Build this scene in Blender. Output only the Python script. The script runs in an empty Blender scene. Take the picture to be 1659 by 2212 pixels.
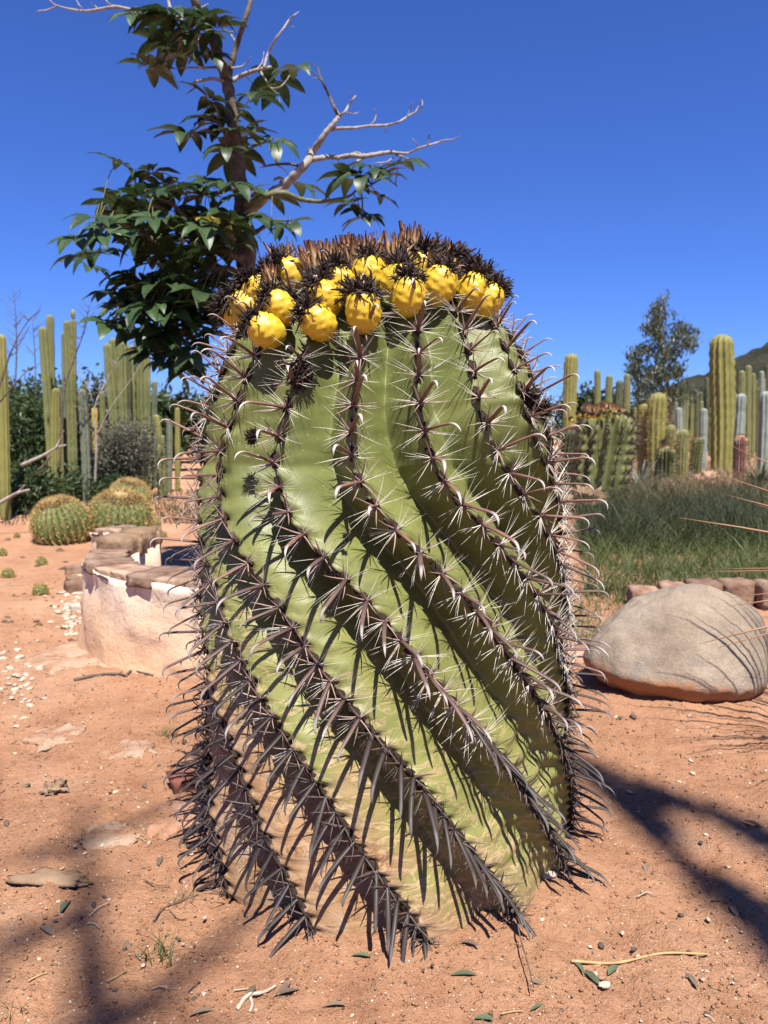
import bpy, math, random
import numpy as np
from mathutils import Vector, Matrix

# ------------------------------------------------------------------ camera, sky, sun, exposure
SC = bpy.context.scene
COL = SC.collection
CAM_H = 0.75
PITCH = math.radians(5.91)
cam_d = bpy.data.cameras.new("camera")
cam = bpy.data.objects.new("camera", cam_d); COL.objects.link(cam)
cam.location = (0, 0, CAM_H); cam.rotation_euler = (math.pi/2 - PITCH, 0, 0)
cam_d.sensor_fit = 'VERTICAL'; cam_d.sensor_height = 36.0; cam_d.lens = 36.0*1671.1/2212.0
cam_d.clip_start = 0.02; cam_d.clip_end = 6000
cam_d.dof.use_dof = True; cam_d.dof.focus_distance = 1.16; cam_d.dof.aperture_fstop = 8.5
SC.camera = cam

SUN_EL = math.radians(62); SUN_AZ = math.radians(15)       # behind the camera, a little to its right
SUN = Vector((math.sin(SUN_AZ)*math.cos(SUN_EL), -math.cos(SUN_AZ)*math.cos(SUN_EL), math.sin(SUN_EL)))
world = bpy.data.worlds.new("World"); SC.world = world; world.use_nodes = True
wn = world.node_tree.nodes; wl = world.node_tree.links
bg = wn["Background"]; sky = wn.new("ShaderNodeTexSky"); sky.sky_type = 'NISHITA'; sky.sun_disc = False
sky.sun_elevation = SUN_EL; sky.sun_rotation = math.pi - SUN_AZ
sky.altitude = 800; sky.air_density = 1.0; sky.dust_density = 0.15; sky.ozone_density = 4.0
tint = wn.new("ShaderNodeMix"); tint.data_type = 'RGBA'; tint.blend_type = 'MULTIPLY'; tint.inputs[0].default_value = 1.0
tint.inputs[7].default_value = (0.48, 0.72, 1.42, 1)         # the deep blue of a phone camera's clear sky, over the whole sky alike
wl.new(sky.outputs[0], tint.inputs[6]); wl.new(tint.outputs[2], bg.inputs[0]); bg.inputs[1].default_value = 0.052
sun_d = bpy.data.lights.new("sun", 'SUN'); sun_d.energy = 5.0; sun_d.angle = math.radians(0.53); sun_d.color = (1.0, 0.95, 0.87)
sun = bpy.data.objects.new("sun", sun_d); COL.objects.link(sun)
sun.rotation_euler = (-SUN).to_track_quat('-Z', 'Y').to_euler(); sun.location = (0, -3, 8)
SC.view_settings.view_transform = 'Standard'; SC.view_settings.look = 'None'
SC.view_settings.exposure = 1.14; SC.view_settings.gamma = 1.0
try: SC.view_settings.use_curve_mapping = False
except Exception: pass
SC.cycles.use_denoising = True
SC.cycles.max_bounces = 6; SC.cycles.diffuse_bounces = 2; SC.cycles.transparent_max_bounces = 8

rng = np.random.default_rng(7); random.seed(7)

# ------------------------------------------------------------------ helpers
FP = 1671.1; CU, CV = 829.5, 1106.0        # reading of the photograph: 1659 x 2212 units
def ray(u, v):
    x = (u-CU)/FP; y = -(v-CV)/FP
    return Vector((x, math.cos(PITCH)+y*math.sin(PITCH), -math.sin(PITCH)+y*math.cos(PITCH)))
def gp(u, v, z=0.0):
    d = ray(u, v); t = (z-CAM_H)/d.z
    return Vector((0, 0, CAM_H))+d*t
def at(u, v, Y):
    d = ray(u, v); return Vector((0, 0, CAM_H))+d*(Y/d.y)

def mesh(name, V, F, smooth=True, attrs=None):
    me = bpy.data.meshes.new(name)
    V = np.asarray(V, dtype=np.float32).reshape(-1, 3)
    if isinstance(F, np.ndarray):
        n, k = F.shape
        me.vertices.add(len(V)); me.vertices.foreach_set("co", V.ravel())
        me.loops.add(n*k); me.loops.foreach_set("vertex_index", F.astype(np.int32).ravel())
        me.polygons.add(n); me.polygons.foreach_set("loop_start", np.arange(0, n*k, k, dtype=np.int32))
        try: me.polygons.foreach_set("loop_total", np.full(n, k, dtype=np.int32))
        except Exception: pass
        me.update(calc_edges=True); me.validate()
    else:
        me.from_pydata(V.tolist(), [], F); me.update()
    if smooth: me.polygons.foreach_set("use_smooth", np.ones(len(me.polygons), dtype=bool))
    if attrs:
        for k_, a in attrs.items():
            at_ = me.attributes.new(k_, 'FLOAT', 'POINT'); at_.data.foreach_set("value", np.asarray(a, dtype=np.float32))
    return me
def obj(name, me, mat=None, parent=None, loc=None, kind=None):
    o = bpy.data.objects.new(name, me); COL.objects.link(o)
    if me is not None and mat is not None and len(me.materials) == 0: me.materials.append(mat)
    if parent is not None: o.parent = parent
    if loc is not None: o.location = loc
    if kind: o["kind"] = kind
    return o
def thing(name, label, cat, loc=(0, 0, 0), group=None):
    o = bpy.data.objects.new(name, None); COL.objects.link(o); o.location = loc; o.empty_display_size = 0.05
    return tag(o, label, cat, group)
def tag(o, label, cat, group=None):
    o["label"] = label; o["category"] = cat
    if group: o["group"] = group
    return o

class MB:                                    # collects pieces of one mesh
    def __init__(s): s.V = []; s.Q = []; s.n = 0; s.A = []
    def add(s, V, F, a=None):
        V = np.asarray(V, float).reshape(-1, 3); F = np.asarray(F, int)
        if F.shape[1] == 3: F = np.concatenate([F, F[:, :1]*0-1], 1)
        s.V.append(V); s.Q.append(np.where(F >= 0, F+s.n, -1)); s.n += len(V)
        s.A.append(np.zeros(len(V)) if a is None else np.broadcast_to(np.asarray(a, float), (len(V),)))
    def mesh(s, name, smooth=True, attr=None):
        V = np.concatenate(s.V); Q = np.concatenate(s.Q)
        if (Q[:, 3] >= 0).all(): F = Q
        elif (Q[:, 3] < 0).all(): F = Q[:, :3]
        else: F = [[int(i) for i in q if i >= 0] for q in Q]
        return mesh(name, V, F, smooth, {attr: np.concatenate(s.A)} if attr else None)

def gridq(nr, nc, wrap=False):
    c = nc if wrap else nc-1
    i, j = np.meshgrid(np.arange(nr-1), np.arange(c), indexing='ij'); j2 = (j+1) % nc
    return np.stack([i*nc+j, i*nc+j2, (i+1)*nc+j2, (i+1)*nc+j], -1).reshape(-1, 4)

def resample(pts, n, rad=None):
    P = np.array([tuple(p) for p in pts], float)
    m = len(P); E = np.concatenate([[2*P[0]-P[1]], P, [2*P[-1]-P[-2]]])
    t = np.linspace(0, m-1, n); i = np.minimum(t.astype(int), m-2); f = (t-i)[:, None]
    a, b, c, d = E[i], E[i+1], E[i+2], E[i+3]
    out = .5*((2*b)+(-a+c)*f+(2*a-5*b+4*c-d)*f*f+(-a+3*b-3*c+d)*f**3)
    if rad is None: return out
    return out, np.interp(t, np.arange(m), np.asarray(rad, float))
def tube(P, R, sides=6, cap=True, flat=None):
    P = np.asarray(P, float); n = len(P); R = np.broadcast_to(np.asarray(R, float), (n,))
    T = np.gradient(P, axis=0); T /= np.linalg.norm(T, axis=1)[:, None]+1e-12
    up = np.array([.13, .27, 1.0]) if abs(T[0][2]) < .9 else np.array([1.0, .2, .1])
    X = np.cross(up, T[0]); X /= np.linalg.norm(X); Xs = [X]
    for i in range(1, n):
        X = Xs[-1]-T[i]*np.dot(Xs[-1], T[i]); X /= np.linalg.norm(X)+1e-12; Xs.append(X)
    Xs = np.array(Xs); Ys = np.cross(T, Xs)
    a = np.linspace(0, 2*np.pi, sides, endpoint=False)
    V = P[:, None]+R[:, None, None]*(np.cos(a)[None, :, None]*Xs[:, None]+np.sin(a)[None, :, None]*Ys[:, None])
    V = V.reshape(-1, 3); F = gridq(n, sides, True)
    if cap:
        V = np.concatenate([V, P[:1], P[-1:]]); k = n*sides
        j = np.arange(sides); j2 = (j+1) % sides
        c0 = np.stack([j2, j, np.full(sides, k), np.full(sides, k)], 1)
        c1 = np.stack([(n-1)*sides+j, (n-1)*sides+j2, np.full(sides, k+1), np.full(sides, k+1)], 1)
        c0[:, 3] = -1; c1[:, 3] = -1
        F = np.concatenate([F, c0, c1])
    return V, F
def nz(x, y, z=0.0, s=0):                    # smooth numpy noise, about -1..1
    r = np.random.default_rng(100+s); o = 0
    for k in range(5):
        d = r.normal(size=3); d /= np.linalg.norm(d); p = r.uniform(0, 6.28); f = r.uniform(.7, 1.6)
        d2 = r.normal(size=3)*.6; p2 = r.uniform(0, 6.28)
        o = o+np.sin(f*(d[0]*x+d[1]*y+d[2]*z)*2*np.pi+p+1.7*np.sin((d2[0]*x+d2[1]*y+d2[2]*z)*2*np.pi+p2))
    return o/3.2
def fbm(x, y, z=0.0, oct=4, s=0):
    o = 0; a = 1.0
    for k in range(oct):
        o = o+a*nz(x*2**k, y*2**k, z*2**k, s+k*17); a *= .5
    return o
def lump(seed, nu=14, nv=9, amp=.18, sc=(1, 1, 1), f=.5):  # irregular stone
    th = np.linspace(0, np.pi, nv)[:, None]; ph = np.linspace(0, 2*np.pi, nu, endpoint=False)[None]
    x = np.sin(th)*np.cos(ph); y = np.sin(th)*np.sin(ph); z = np.cos(th)+0*ph
    r = 1+amp*fbm(x*f, y*f, z*f, 3, seed)
    V = np.stack([x*r*sc[0], y*r*sc[1], z*r*sc[2]], -1).reshape(-1, 3)
    return V, gridq(nv, nu, True)
def box(sx, sy, sz, seed=None, bev=.12, amp=.04):           # rounded rough block, origin at bottom centre
    n = 5; g = np.linspace(-1, 1, n); V = []; F = []; c = 0
    for ax in range(3):
        for sg in (-1, 1):
            a, b = np.meshgrid(g, g, indexing='ij'); q = np.zeros((n, n, 3))
            q[..., ax] = sg; q[..., (ax+1) % 3] = a; q[..., (ax+2) % 3] = b
            f = gridq(n, n); 
            if sg < 0: f = f[:, ::-1]
            V.append(q.reshape(-1, 3)); F.append(f+c); c += n*n
    V = np.concatenate(V); F = np.concatenate(F)
    p = 1/ (np.sum(np.abs(V)**22, 1)**(1/22)); W = V*p[:, None]
    V = W
    if seed is not None:
        V = V*(1+amp*fbm(V[:, 0]*.6, V[:, 1]*.6, V[:, 2]*.6, 3, seed))[:, None]
    key = {}; idx = []; U = []
    for v in np.round(V, 5):
        t = tuple(v)
        if t not in key: key[t] = len(U); U.append(v)
        idx.append(key[t])
    F = np.array(idx)[F]; V = np.array(U)
    V = V*np.array([sx/2, sy/2, sz/2])+np.array([0, 0, sz/2])
    return V, F
def rotm(d, up):                             # frame: x along d, z near up
    d = Vector(d).normalized(); up = Vector(up); z = (up-d*up.dot(d))
    if z.length < 1e-5: z = Vector((0, 1, 0))-d*d.y
    z.normalize(); y = z.cross(d)
    return Matrix((d, y, z)).transposed()
def m4(loc, R3, s=(1, 1, 1)):
    M = R3.to_4x4() @ Matrix.Diagonal((s[0], s[1], s[2], 1)); M.translation = loc; return M

# ------------------------------------------------------------------ materials
def mat(name, rough=.7, spec=.3):
    m = bpy.data.materials.new(name); m.use_nodes = True
    b = m.node_tree.nodes["Principled BSDF"]; b.inputs["Roughness"].default_value = rough
    b.inputs["Specular IOR Level"].default_value = spec
    return m, m.node_tree.nodes, m.node_tree.links, b
def ramp(n, l, src, stops):
    r = n.new("ShaderNodeValToRGB"); e = r.color_ramp.elements
    while len(e) < len(stops): e.new(.5)
    for i, (p, c) in enumerate(stops):
        e[i].position = p; e[i].color = (c if isinstance(c, tuple) else (c, c, c))+(1,)
    l.new(src, r.inputs[0]); return r.outputs[0]
def noise(n, l, scale, det=4, rough=.55, coord=None, dist=0, vec=None):
    t = n.new("ShaderNodeTexNoise"); t.inputs["Scale"].default_value = scale; t.inputs["Detail"].default_value = det
    t.inputs["Roughness"].default_value = rough; t.inputs["Distortion"].default_value = dist
    if vec is None:
        c = n.get("TC") or n.new("ShaderNodeTexCoord"); c.name = "TC"; vec = c.outputs[coord or "Object"]
    l.new(vec, t.inputs["Vector"]); return t.outputs["Fac"]
def mix(n, l, f, a, b, mode='MIX'):
    x = n.new("ShaderNodeMix"); x.data_type = 'RGBA'; x.blend_type = mode
    for s, v in ((0, f), (6, a), (7, b)):
        if isinstance(v, (int, float)): x.inputs[s].default_value = v
        elif isinstance(v, tuple): x.inputs[s].default_value = v+(1,)
        else: l.new(v, x.inputs[s])
    return x.outputs[2]
def math_(n, l, op, a, b=0.0):
    x = n.new("ShaderNodeMath"); x.operation = op
    for s, v in ((0, a), (1, b)):
        if isinstance(v, (int, float)): x.inputs[s].default_value = v
        else: l.new(v, x.inputs[s])
    return x.outputs[0]
def bump(n, l, b, h, st=.4, dist=.01):
    x = n.new("ShaderNodeBump"); x.inputs["Strength"].default_value = st; x.inputs["Distance"].default_value = dist
    l.new(h, x.inputs["Height"]); l.new(x.outputs[0], b.inputs["Normal"])
def mottled(name, c1, c2, scale, rough=.7, spec=.3, bst=.3, bd=.005, det=5, rand=.0, trans=0.0):
    m, n, l, b = mat(name, rough, spec)
    f = noise(n, l, scale, det); col = ramp(n, l, f, [(.3, c1), (.7, c2)])
    if rand:
        oi = n.new("ShaderNodeObjectInfo")
        h = n.new("ShaderNodeHueSaturation"); l.new(col, h.inputs["Color"])
        v = math_(n, l, 'MULTIPLY_ADD', oi.outputs["Random"], rand); v.node.inputs[2].default_value = 1-rand/2
        l.new(v, h.inputs["Value"]); col = h.outputs[0]
    l.new(col, b.inputs["Base Color"])
    if bst: bump(n, l, b, noise(n, l, scale*3, det), bst, bd)
    if trans:
        b.inputs["Transmission Weight"].default_value = 0
        tr = n.new("ShaderNodeBsdfTranslucent"); l.new(col, tr.inputs[0]); mx = n.new("ShaderNodeMixShader"); mx.inputs[0].default_value = trans
        l.new(b.outputs[0], mx.inputs[1]); l.new(tr.outputs[0], mx.inputs[2]); l.new(mx.outputs[0], n["Material Output"].inputs[0])
    return m

def soil_mat(name="orange soil", tint_=None):
    m, n, l, b = mat(name, .95, .1)
    big = noise(n, l, 1.1, 5); mid = noise(n, l, 9, 6, .65); fine = noise(n, l, 130, 5, .7)
    c = ramp(n, l, big, [(.3, (.44, .222, .122)), (.55, (.52, .280, .160)), (.72, (.58, .355, .225))])
    c = mix(n, l, .75, c, ramp(n, l, mid, [(.25, (.66, .58, .54)), (.5, (1, 1, 1)), (.78, (1.15, 1.15, 1.17))]), 'MULTIPLY')
    c = mix(n, l, .85, c, ramp(n, l, fine, [(.28, (.5, .43, .4)), (.42, (.95, .95, .95)), (.7, (1.1, 1.1, 1.1))]), 'MULTIPLY')
    pal = ramp(n, l, noise(n, l, 2.3, 6, .6), [(.60, 0.), (.72, 1.)])
    sc = math_(n, l, 'MULTIPLY', pal, .35); c = mix(n, l, sc, c, (.66, .47, .33))
    v = n.new("ShaderNodeTexVoronoi"); v.inputs["Scale"].default_value = 170; l.new(n["TC"].outputs["Object"], v.inputs["Vector"])
    sp = ramp(n, l, v.outputs["Distance"], [(.16, 1.), (.24, 0.)]); sel = n.new("ShaderNodeSeparateColor"); l.new(v.outputs["Color"], sel.inputs[0])
    c = mix(n, l, math_(n, l, 'MULTIPLY', sp, math_(n, l, 'GREATER_THAN', sel.outputs[0], .9)), c, (.72, .58, .45))
    c = mix(n, l, math_(n, l, 'MULTIPLY', sp, math_(n, l, 'LESS_THAN', sel.outputs[0], .06)), c, (.10, .07, .06))
    if tint_: c = mix(n, l, ramp(n, l, noise(n, l, 17, 6, .65), [(.38, .0), (.62, .85)]), c, tint_)
    l.new(c, b.inputs["Base Color"])
    h = math_(n, l, 'ADD', math_(n, l, 'MULTIPLY', noise(n, l, 55, 6, .7), .6), math_(n, l, 'MULTIPLY', noise(n, l, 240, 4, .7), .4))
    bump(n, l, b, h, 1.0, .02)
    return m
M = {}
M['soil'] = soil_mat()

def body_mat():
    m, n, l, b = mat("cactus skin", .55, .25)
    big = noise(n, l, 7, 4); fine = noise(n, l, 90, 4)
    c = ramp(n, l, big, [(.3, (.118, .142, .042)), (.5, (.168, .190, .054)), (.72, (.225, .240, .072))])
    # older skin lower down is yellower; upper green darkened for spine shadows, grazing light
    g = n.new("ShaderNodeSeparateXYZ"); l.new(n["TC"].outputs["Object"], g.inputs[0]); z = g.outputs[2]
    c = mix(n, l, ramp(n, l, z, [(.25, (.55, .55, .55)), (.75, 0.)]), c, (.36, .345, .105))
    c = mix(n, l, .5, c, ramp(n, l, fine, [(.3, (.8, .82, .75)), (.6, (1, 1, 1)), (.75, (1.08, 1.06, 1.0))]), 'MULTIPLY')
    v = n.new("ShaderNodeTexVoronoi"); v.inputs["Scale"].default_value = 95; l.new(n["TC"].outputs["Object"], v.inputs["Vector"])
    c = mix(n, l, math_(n, l, 'MULTIPLY', ramp(n, l, v.outputs["Distance"], [(.08, 1.), (.14, 0.)]), .45), c, (.5, .5, .25))
    # corky, soil-dusted skin near the ground, with a ragged upper limit
    zz = math_(n, l, 'ADD', math_(n, l, 'ADD', z, math_(n, l, 'MULTIPLY', g.outputs[0], .55)), math_(n, l, 'MULTIPLY', math_(n, l, 'SUBTRACT', noise(n, l, 9, 6, .65), .5), .42))
    cork = ramp(n, l, zz, [(.10, 1.), (.215, 0.)])
    wv = noise(n, l, 5, 5, .6, dist=1.2)
    tan = ramp(n, l, noise(n, l, 16, 6, .65, dist=.8), [(.3, (.26, .135, .065)), (.48, (.37, .215, .105)), (.62, (.40, .265, .165)), (.76, (.30, .25, .21))])
    c = mix(n, l, cork, c, tan)
    # cracked pale lines at the transition
    mp = n.new("ShaderNodeMapping"); mp.inputs["Scale"].default_value = (13, 13, 46); l.new(n["TC"].outputs["Object"], mp.inputs[0])
    nn = noise(n, l, 1.0, 5, .6, vec=mp.outputs[0], dist=.9)
    ln = ramp(n, l, math_(n, l, 'ABSOLUTE', math_(n, l, 'SUBTRACT', nn, .5)), [(0., 1.), (.035, 0.)])
    tr = ramp(n, l, zz, [(.05, .4), (.2, 1.), (.33, .55), (.45, 0.)])
    c = mix(n, l, math_(n, l, 'MULTIPLY', ln, tr), c, (.56, .38, .22))
    dk = ramp(n, l, math_(n, l, 'ABSOLUTE', math_(n, l, 'SUBTRACT', nn, .44)), [(0., 1.), (.016, 0.)])
    c = mix(n, l, math_(n, l, 'MULTIPLY', math_(n, l, 'MULTIPLY', dk, cork), .75), c, (.14, .065, .03))
    # woody rim along the ribs
    a = n.new("ShaderNodeAttribute"); a.attribute_name = "rim"
    rimf = math_(n, l, 'MULTIPLY', ramp(n, l, math_(n, l, 'ADD', a.outputs["Fac"], math_(n, l, 'MULTIPLY', math_(n, l, 'SUBTRACT', noise(n, l, 60, 4), .5), .5)), [(.66, 0.), (.84, 1.)]), ramp(n, l, z, [(.30, 1.), (.72, .25)]))
    c = mix(n, l, rimf, c, (.17, .115, .08))
    l.new(c, b.inputs["Base Color"])
    l.new(ramp(n, l, cork, [(0., .46), (1., .95)]), b.inputs["Roughness"])
    h = math_(n, l, 'ADD', math_(n, l, 'MULTIPLY', nn, math_(n, l, 'MULTIPLY', cork, 1.2)), math_(n, l, 'MULTIPLY', fine, .12))
    bump(n, l, b, h, .5, .006)
    return m
M['skin'] = body_mat()
def spine_mat(name, base, midc, tip, rough=.45):
    m, n, l, b = mat(name, rough, .22)
    a = n.new("ShaderNodeAttribute"); a.attribute_name = "along"
    c = ramp(n, l, a.outputs["Fac"], [(0., base), (.45, midc), (.68, midc), (.88, tip)])
    w = math_(n, l, 'SINE', math_(n, l, 'MULTIPLY', a.outputs["Fac"], 210.))
    wf = math_(n, l, 'MULTIPLY_ADD', w, .05); wf.node.inputs[2].default_value = .05; c = mix(n, l, wf, c, (.05, .03, .03))
    l.new(c, b.inputs["Base Color"])
    return m
M['hook_young'] = spine_mat("young hooked spine", (.13, .055, .038), (.27, .145, .11), (.68, .62, .56))
M['hook_mid'] = spine_mat("grey hooked spine", (.075, .042, .033), (.165, .108, .09), (.55, .5, .46))
M['hook_old'] = spine_mat("old dark spine", (.036, .026, .021), (.062, .048, .041), (.22, .20, .18))
M['radial'] = mottled("white spine", (.62, .58, .47), (.80, .77, .66), 60, .5, .4, 0)
M['radial_old'] = mottled("weathered spine", (.17, .13, .105), (.30, .24, .2), 60, .6, .3, 0)
M['central'] = mottled("pinkish spine", (.26, .15, .12), (.48, .35, .29), 90, .5, .4, 0)
M['central_old'] = mottled("dark straight spine", (.09, .065, .055), (.17, .13, .11), 90, .6, .3, 0)
M['wool'] = mottled("areole felt", (.05, .033, .026), (.15, .105, .08), 160, .95, .05, .8, .004)
def fruit_mat():
    m, n, l, b = mat("yellow fruit", .38, .45)
    c = ramp(n, l, noise(n, l, 28, 4), [(.3, (.74, .45, .020)), (.55, (.84, .55, .035)), (.75, (.88, .66, .09))])
    c = mix(n, l, ramp(n, l, noise(n, l, 110, 3), [(.72, 0.), (.78, .6)]), c, (.38, .2, .04))
    a = n.new("ShaderNodeAttribute"); a.attribute_name = "along"
    c = mix(n, l, ramp(n, l, a.outputs["Fac"], [(0., .35), (.2, 0.)]), c, (.55, .5, .12))
    l.new(c, b.inputs["Base Color"]); b.inputs["Subsurface Weight"].default_value = .12
    b.inputs["Subsurface Radius"].default_value = (.006, .004, .001)
    bump(n, l, b, noise(n, l, 160, 3), .12, .002)
    return m
M['fruit'] = fruit_mat()
M['young_fruit'] = mottled("green fruit", (.24, .27, .08), (.40, .42, .14), 40, .5, .4, .2)
M['black_flower'] = mottled("withered black flower", (.022, .014, .011), (.065, .04, .03), 140, .75, .3, 0)
def dried_mat():
    m, n, l, b = mat("dried brown flower", .7, .25)
    a = n.new("ShaderNodeAttribute"); a.attribute_name = "along"
    c = ramp(n, l, math_(n, l, 'ADD', a.outputs["Fac"], math_(n, l, 'MULTIPLY', math_(n, l, 'SUBTRACT', noise(n, l, 120, 3), .5), .5)), [(.1, (.85, .62, .34)), (.62, (.74, .47, .22)), (.86, (.30, .135, .07)), (1., (.09, .045, .025))])
    l.new(c, b.inputs["Base Color"]); return m
M['dried'] = dried_mat()
M['bark'] = mottled("grey bark", (.075, .058, .043), (.21, .17, .135), 30, .85, .2, .6, .004)  # darkened to carry the leaves' shade on the tree trunk
M['bark_pale'] = mottled("pale dead bark", (.27, .23, .19), (.50, .45, .39), 30, .85, .2, .5, .003)
M['stalk'] = mottled("green leaf stalk", (.10, .11, .04), (.22, .22, .09), 40, .6, .3, 0)
M['leaf'] = mottled("glossy leaf", (.030, .062, .020), (.070, .125, .040), 14, .42, .4, .2, .003, rand=.5, trans=.22)
M['leaf_yellow'] = mottled("yellow leaf", (.30, .28, .05), (.42, .38, .08), 14, .45, .4, .2, .003, trans=.3)
M['col_green'] = mottled("green column skin", (.155, .170, .060), (.255, .262, .10), 6, .6, .3, .2)
M['col_grey'] = mottled("grey-green column skin", (.13, .155, .10), (.23, .26, .175), 6, .6, .3, .2)
M['col_yellow'] = mottled("yellow-green column skin", (.20, .205, .055), (.33, .305, .09), 6, .6, .3, .2)
M['col_gold'] = mottled("golden yellow column skin", (.62, .40, .06), (.75, .52, .12), 6, .6, .3, .2)
M['col_blue'] = mottled("blue-grey column skin", (.20, .25, .20), (.36, .41, .34), 6, .6, .3, .2)
M['col_dark'] = mottled("dark column skin", (.075, .085, .04), (.14, .15, .07), 6, .6, .3, .2)  # dark stems; shade on the shadowed columns is put into this colour
M['gold_skin'] = mottled("golden barrel skin", (.10, .16, .05), (.18, .23, .075), 9, .6, .3, .2)
M['gold_spine'] = mottled("golden spine", (.50, .32, .10), (.70, .50, .20), 40, .55, .3, 0)
M['tan_spine'] = mottled("tan spine", (.34, .20, .085), (.50, .33, .16), 40, .6, .3, 0)
M['gold_wool'] = mottled("golden crown wool", (.55, .36, .16), (.72, .54, .28), 50, .95, .05, .6)
M['brown_wool'] = mottled("brown crown remains", (.07, .035, .02), (.2, .11, .06), 60, .95, .05, .6)
M['plaster'] = mottled("weathered plaster", (.46, .33, .24), (.70, .62, .55), 5, .95, .1, .7, .008, 8)
M['brick'] = mottled("red stone", (.19, .095, .065), (.50, .35, .25), 13, .95, .1, .8, .01, 7, rand=.6)
M['brown_stone'] = mottled("brown stone", (.20, .125, .075), (.38, .26, .165), 12, .95, .1, .8, .01, 7, rand=.3)
M['pale_stone'] = mottled("pale stone", (.50, .36, .25), (.70, .60, .48), 22, .9, .15, .4, .003, 5, rand=.35)
M['pink_stone'] = mottled("pinkish stone", (.48, .23, .14), (.62, .43, .32), 18, .9, .15, .6, .006, 7)
M['slab'] = soil_mat("soil-dusted pale rock", (.64, .47, .34)); M['slab_pink'] = soil_mat("soil-dusted pink rock", (.64, .36, .25))
M['dark_stone'] = mottled("dark slate chip", (.06, .048, .04), (.14, .115, .095), 30, .8, .3, .3, .003, rand=.4)
M['red_stone'] = mottled("rust red stone", (.18, .06, .04), (.33, .13, .09), 25, .9, .2, .5, .004)
M['twig'] = mottled("brown twig", (.10, .065, .045), (.22, .155, .11), 60, .85, .2, .4, .002)
M['twig_pale'] = mottled("pale twig", (.45, .36, .27), (.62, .52, .41), 60, .85, .2, .4, .002)
M['straw'] = mottled("straw", (.42, .27, .10), (.58, .40, .18), 60, .6, .3, .1, .002)
M['dry_leaf'] = mottled("dry grey leaf", (.13, .088, .06), (.27, .20, .145), 60, .8, .2, .2, .002, rand=.4)
M['green_litter'] = mottled("fallen green leaf", (.07, .10, .05), (.15, .18, .10), 60, .6, .3, .2, .002, rand=.4)
M['grass'] = mottled("grass", (.065, .105, .025), (.17, .205, .07), 3, .55, .3, 0, trans=.25)
M['grass_dark'] = mottled("dark grass culms", (.022, .032, .011), (.06, .068, .026), 4, .6, .3, 0)  # dark culms; the shade lying over the bed is also in this colour
M['grass_dry'] = mottled("dry grass", (.33, .235, .125), (.52, .40, .24), 3, .7, .2, 0, trans=.2)
M['bush'] = mottled("bush leaf", (.022, .045, .013), (.075, .115, .03), 5, .5, .35, 0, trans=.2)
M['bush_grey'] = mottled("grey bush leaf", (.075, .085, .055), (.24, .23, .17), 4, .7, .2, 0, trans=.15)
M['euc'] = mottled("grey-green tree leaf", (.045, .065, .03), (.13, .15, .075), 2, .45, .4, 0, trans=.2)
M['needle'] = mottled("reddish narrow leaf", (.30, .13, .06), (.50, .30, .16), 9, .5, .4, 0)
M['agave'] = mottled("agave leaf", (.06, .095, .035), (.16, .20, .08), 6, .5, .35, .1)
M['agave_grey'] = mottled("grey agave leaf", (.18, .22, .18), (.32, .36, .30), 6, .6, .3, .1)
M['hill'] = mottled("scrub hillside", (.016, .019, .012), (.045, .043, .030), .05, .95, .05, .9, 3., 9)
def rock_mat():
    m, n, l, b = mat("boulder", .9, .2)
    c = ramp(n, l, noise(n, l, 6, 7, .62), [(.28, (.22, .170, .125)), (.5, (.36, .285, .21)), (.7, (.48, .395, .30))])
    c = mix(n, l, .8, c, ramp(n, l, noise(n, l, 140, 4, .7), [(.3, (.72, .72, .72)), (.55, (1, 1, 1)), (.72, (1.2, 1.2, 1.2))]), 'MULTIPLY')
    c = mix(n, l, math_(n, l, 'MULTIPLY', ramp(n, l, noise(n, l, 11, 5), [(.56, 0.), (.7, 1.)]), .5), c, (.20, .185, .17))
    g = n.new("ShaderNodeSeparateXYZ"); l.new(n["TC"].outputs["Object"], g.inputs[0])
    st = math_(n, l, 'ADD', g.outputs[2], math_(n, l, 'MULTIPLY', math_(n, l, 'SUBTRACT', noise(n, l, 8, 6, .7), .5), .16))
    c = mix(n, l, ramp(n, l, st, [(.075, 1.), (.105, 0.)]), c, (.46, .215, .105))
    l.new(c, b.inputs["Base Color"]); bump(n, l, b, math_(n, l, 'ADD', noise(n, l, 30, 8, .7), math_(n, l, 'MULTIPLY', noise(n, l, 200, 3), .3)), .6, .012)
    return m
M['rock'] = rock_mat()

# ------------------------------------------------------------------ ground
AX0, AY0 = 0.010, 1.385                      # foot of the big barrel cactus
def gz(x, y):
    x = np.asarray(x, float); y = np.asarray(y, float)
    d = np.hypot(x, y); far = 1/(1+(d/9.)**2)
    h = .012*nz(x*.45, y*.45, 0, 3)+.006*nz(x*1.7, y*1.7, 0, 4)
    r = np.hypot(x-AX0, y-AY0)
    h = h*np.clip((r-.3)/.5, .1, 1)*np.clip(.25+far, 0, 1)
    h += .020*np.exp(-(np.maximum(0, r-.29)/.10)**2)*(1+.5*np.sin(np.arctan2(x-AX0, AY0-y)-.6))
    rr = np.hypot((x-.86)/1.25, y-2.22); h += .022*np.exp(-(np.maximum(0, rr-.17)/.10)**2)
    rb = np.hypot(x+.62, y-1.30); h += .018*np.exp(-(rb/.16)**2)
    return h
def gfine(x, y):
    d = np.hypot(x, y); f = 1/(1+(d/3.2)**3)
    c = np.maximum(0, nz(x*13, y*13, 0, 9))**2
    return f*(.0055*nz(x*7, y*7, 0, 5)+.0065*c+.0034*nz(x*31, y*31, 0, 6)+.0018*nz(x*60, y*60, 0, 8))
def G(x, y, dz=0.0): return float(gz(x, y))+dz
xs = list(np.arange(0, 1.25, .009)); st = .009
while xs[-1] < 2600: st *= 1.062; xs.append(xs[-1]+st)
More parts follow.
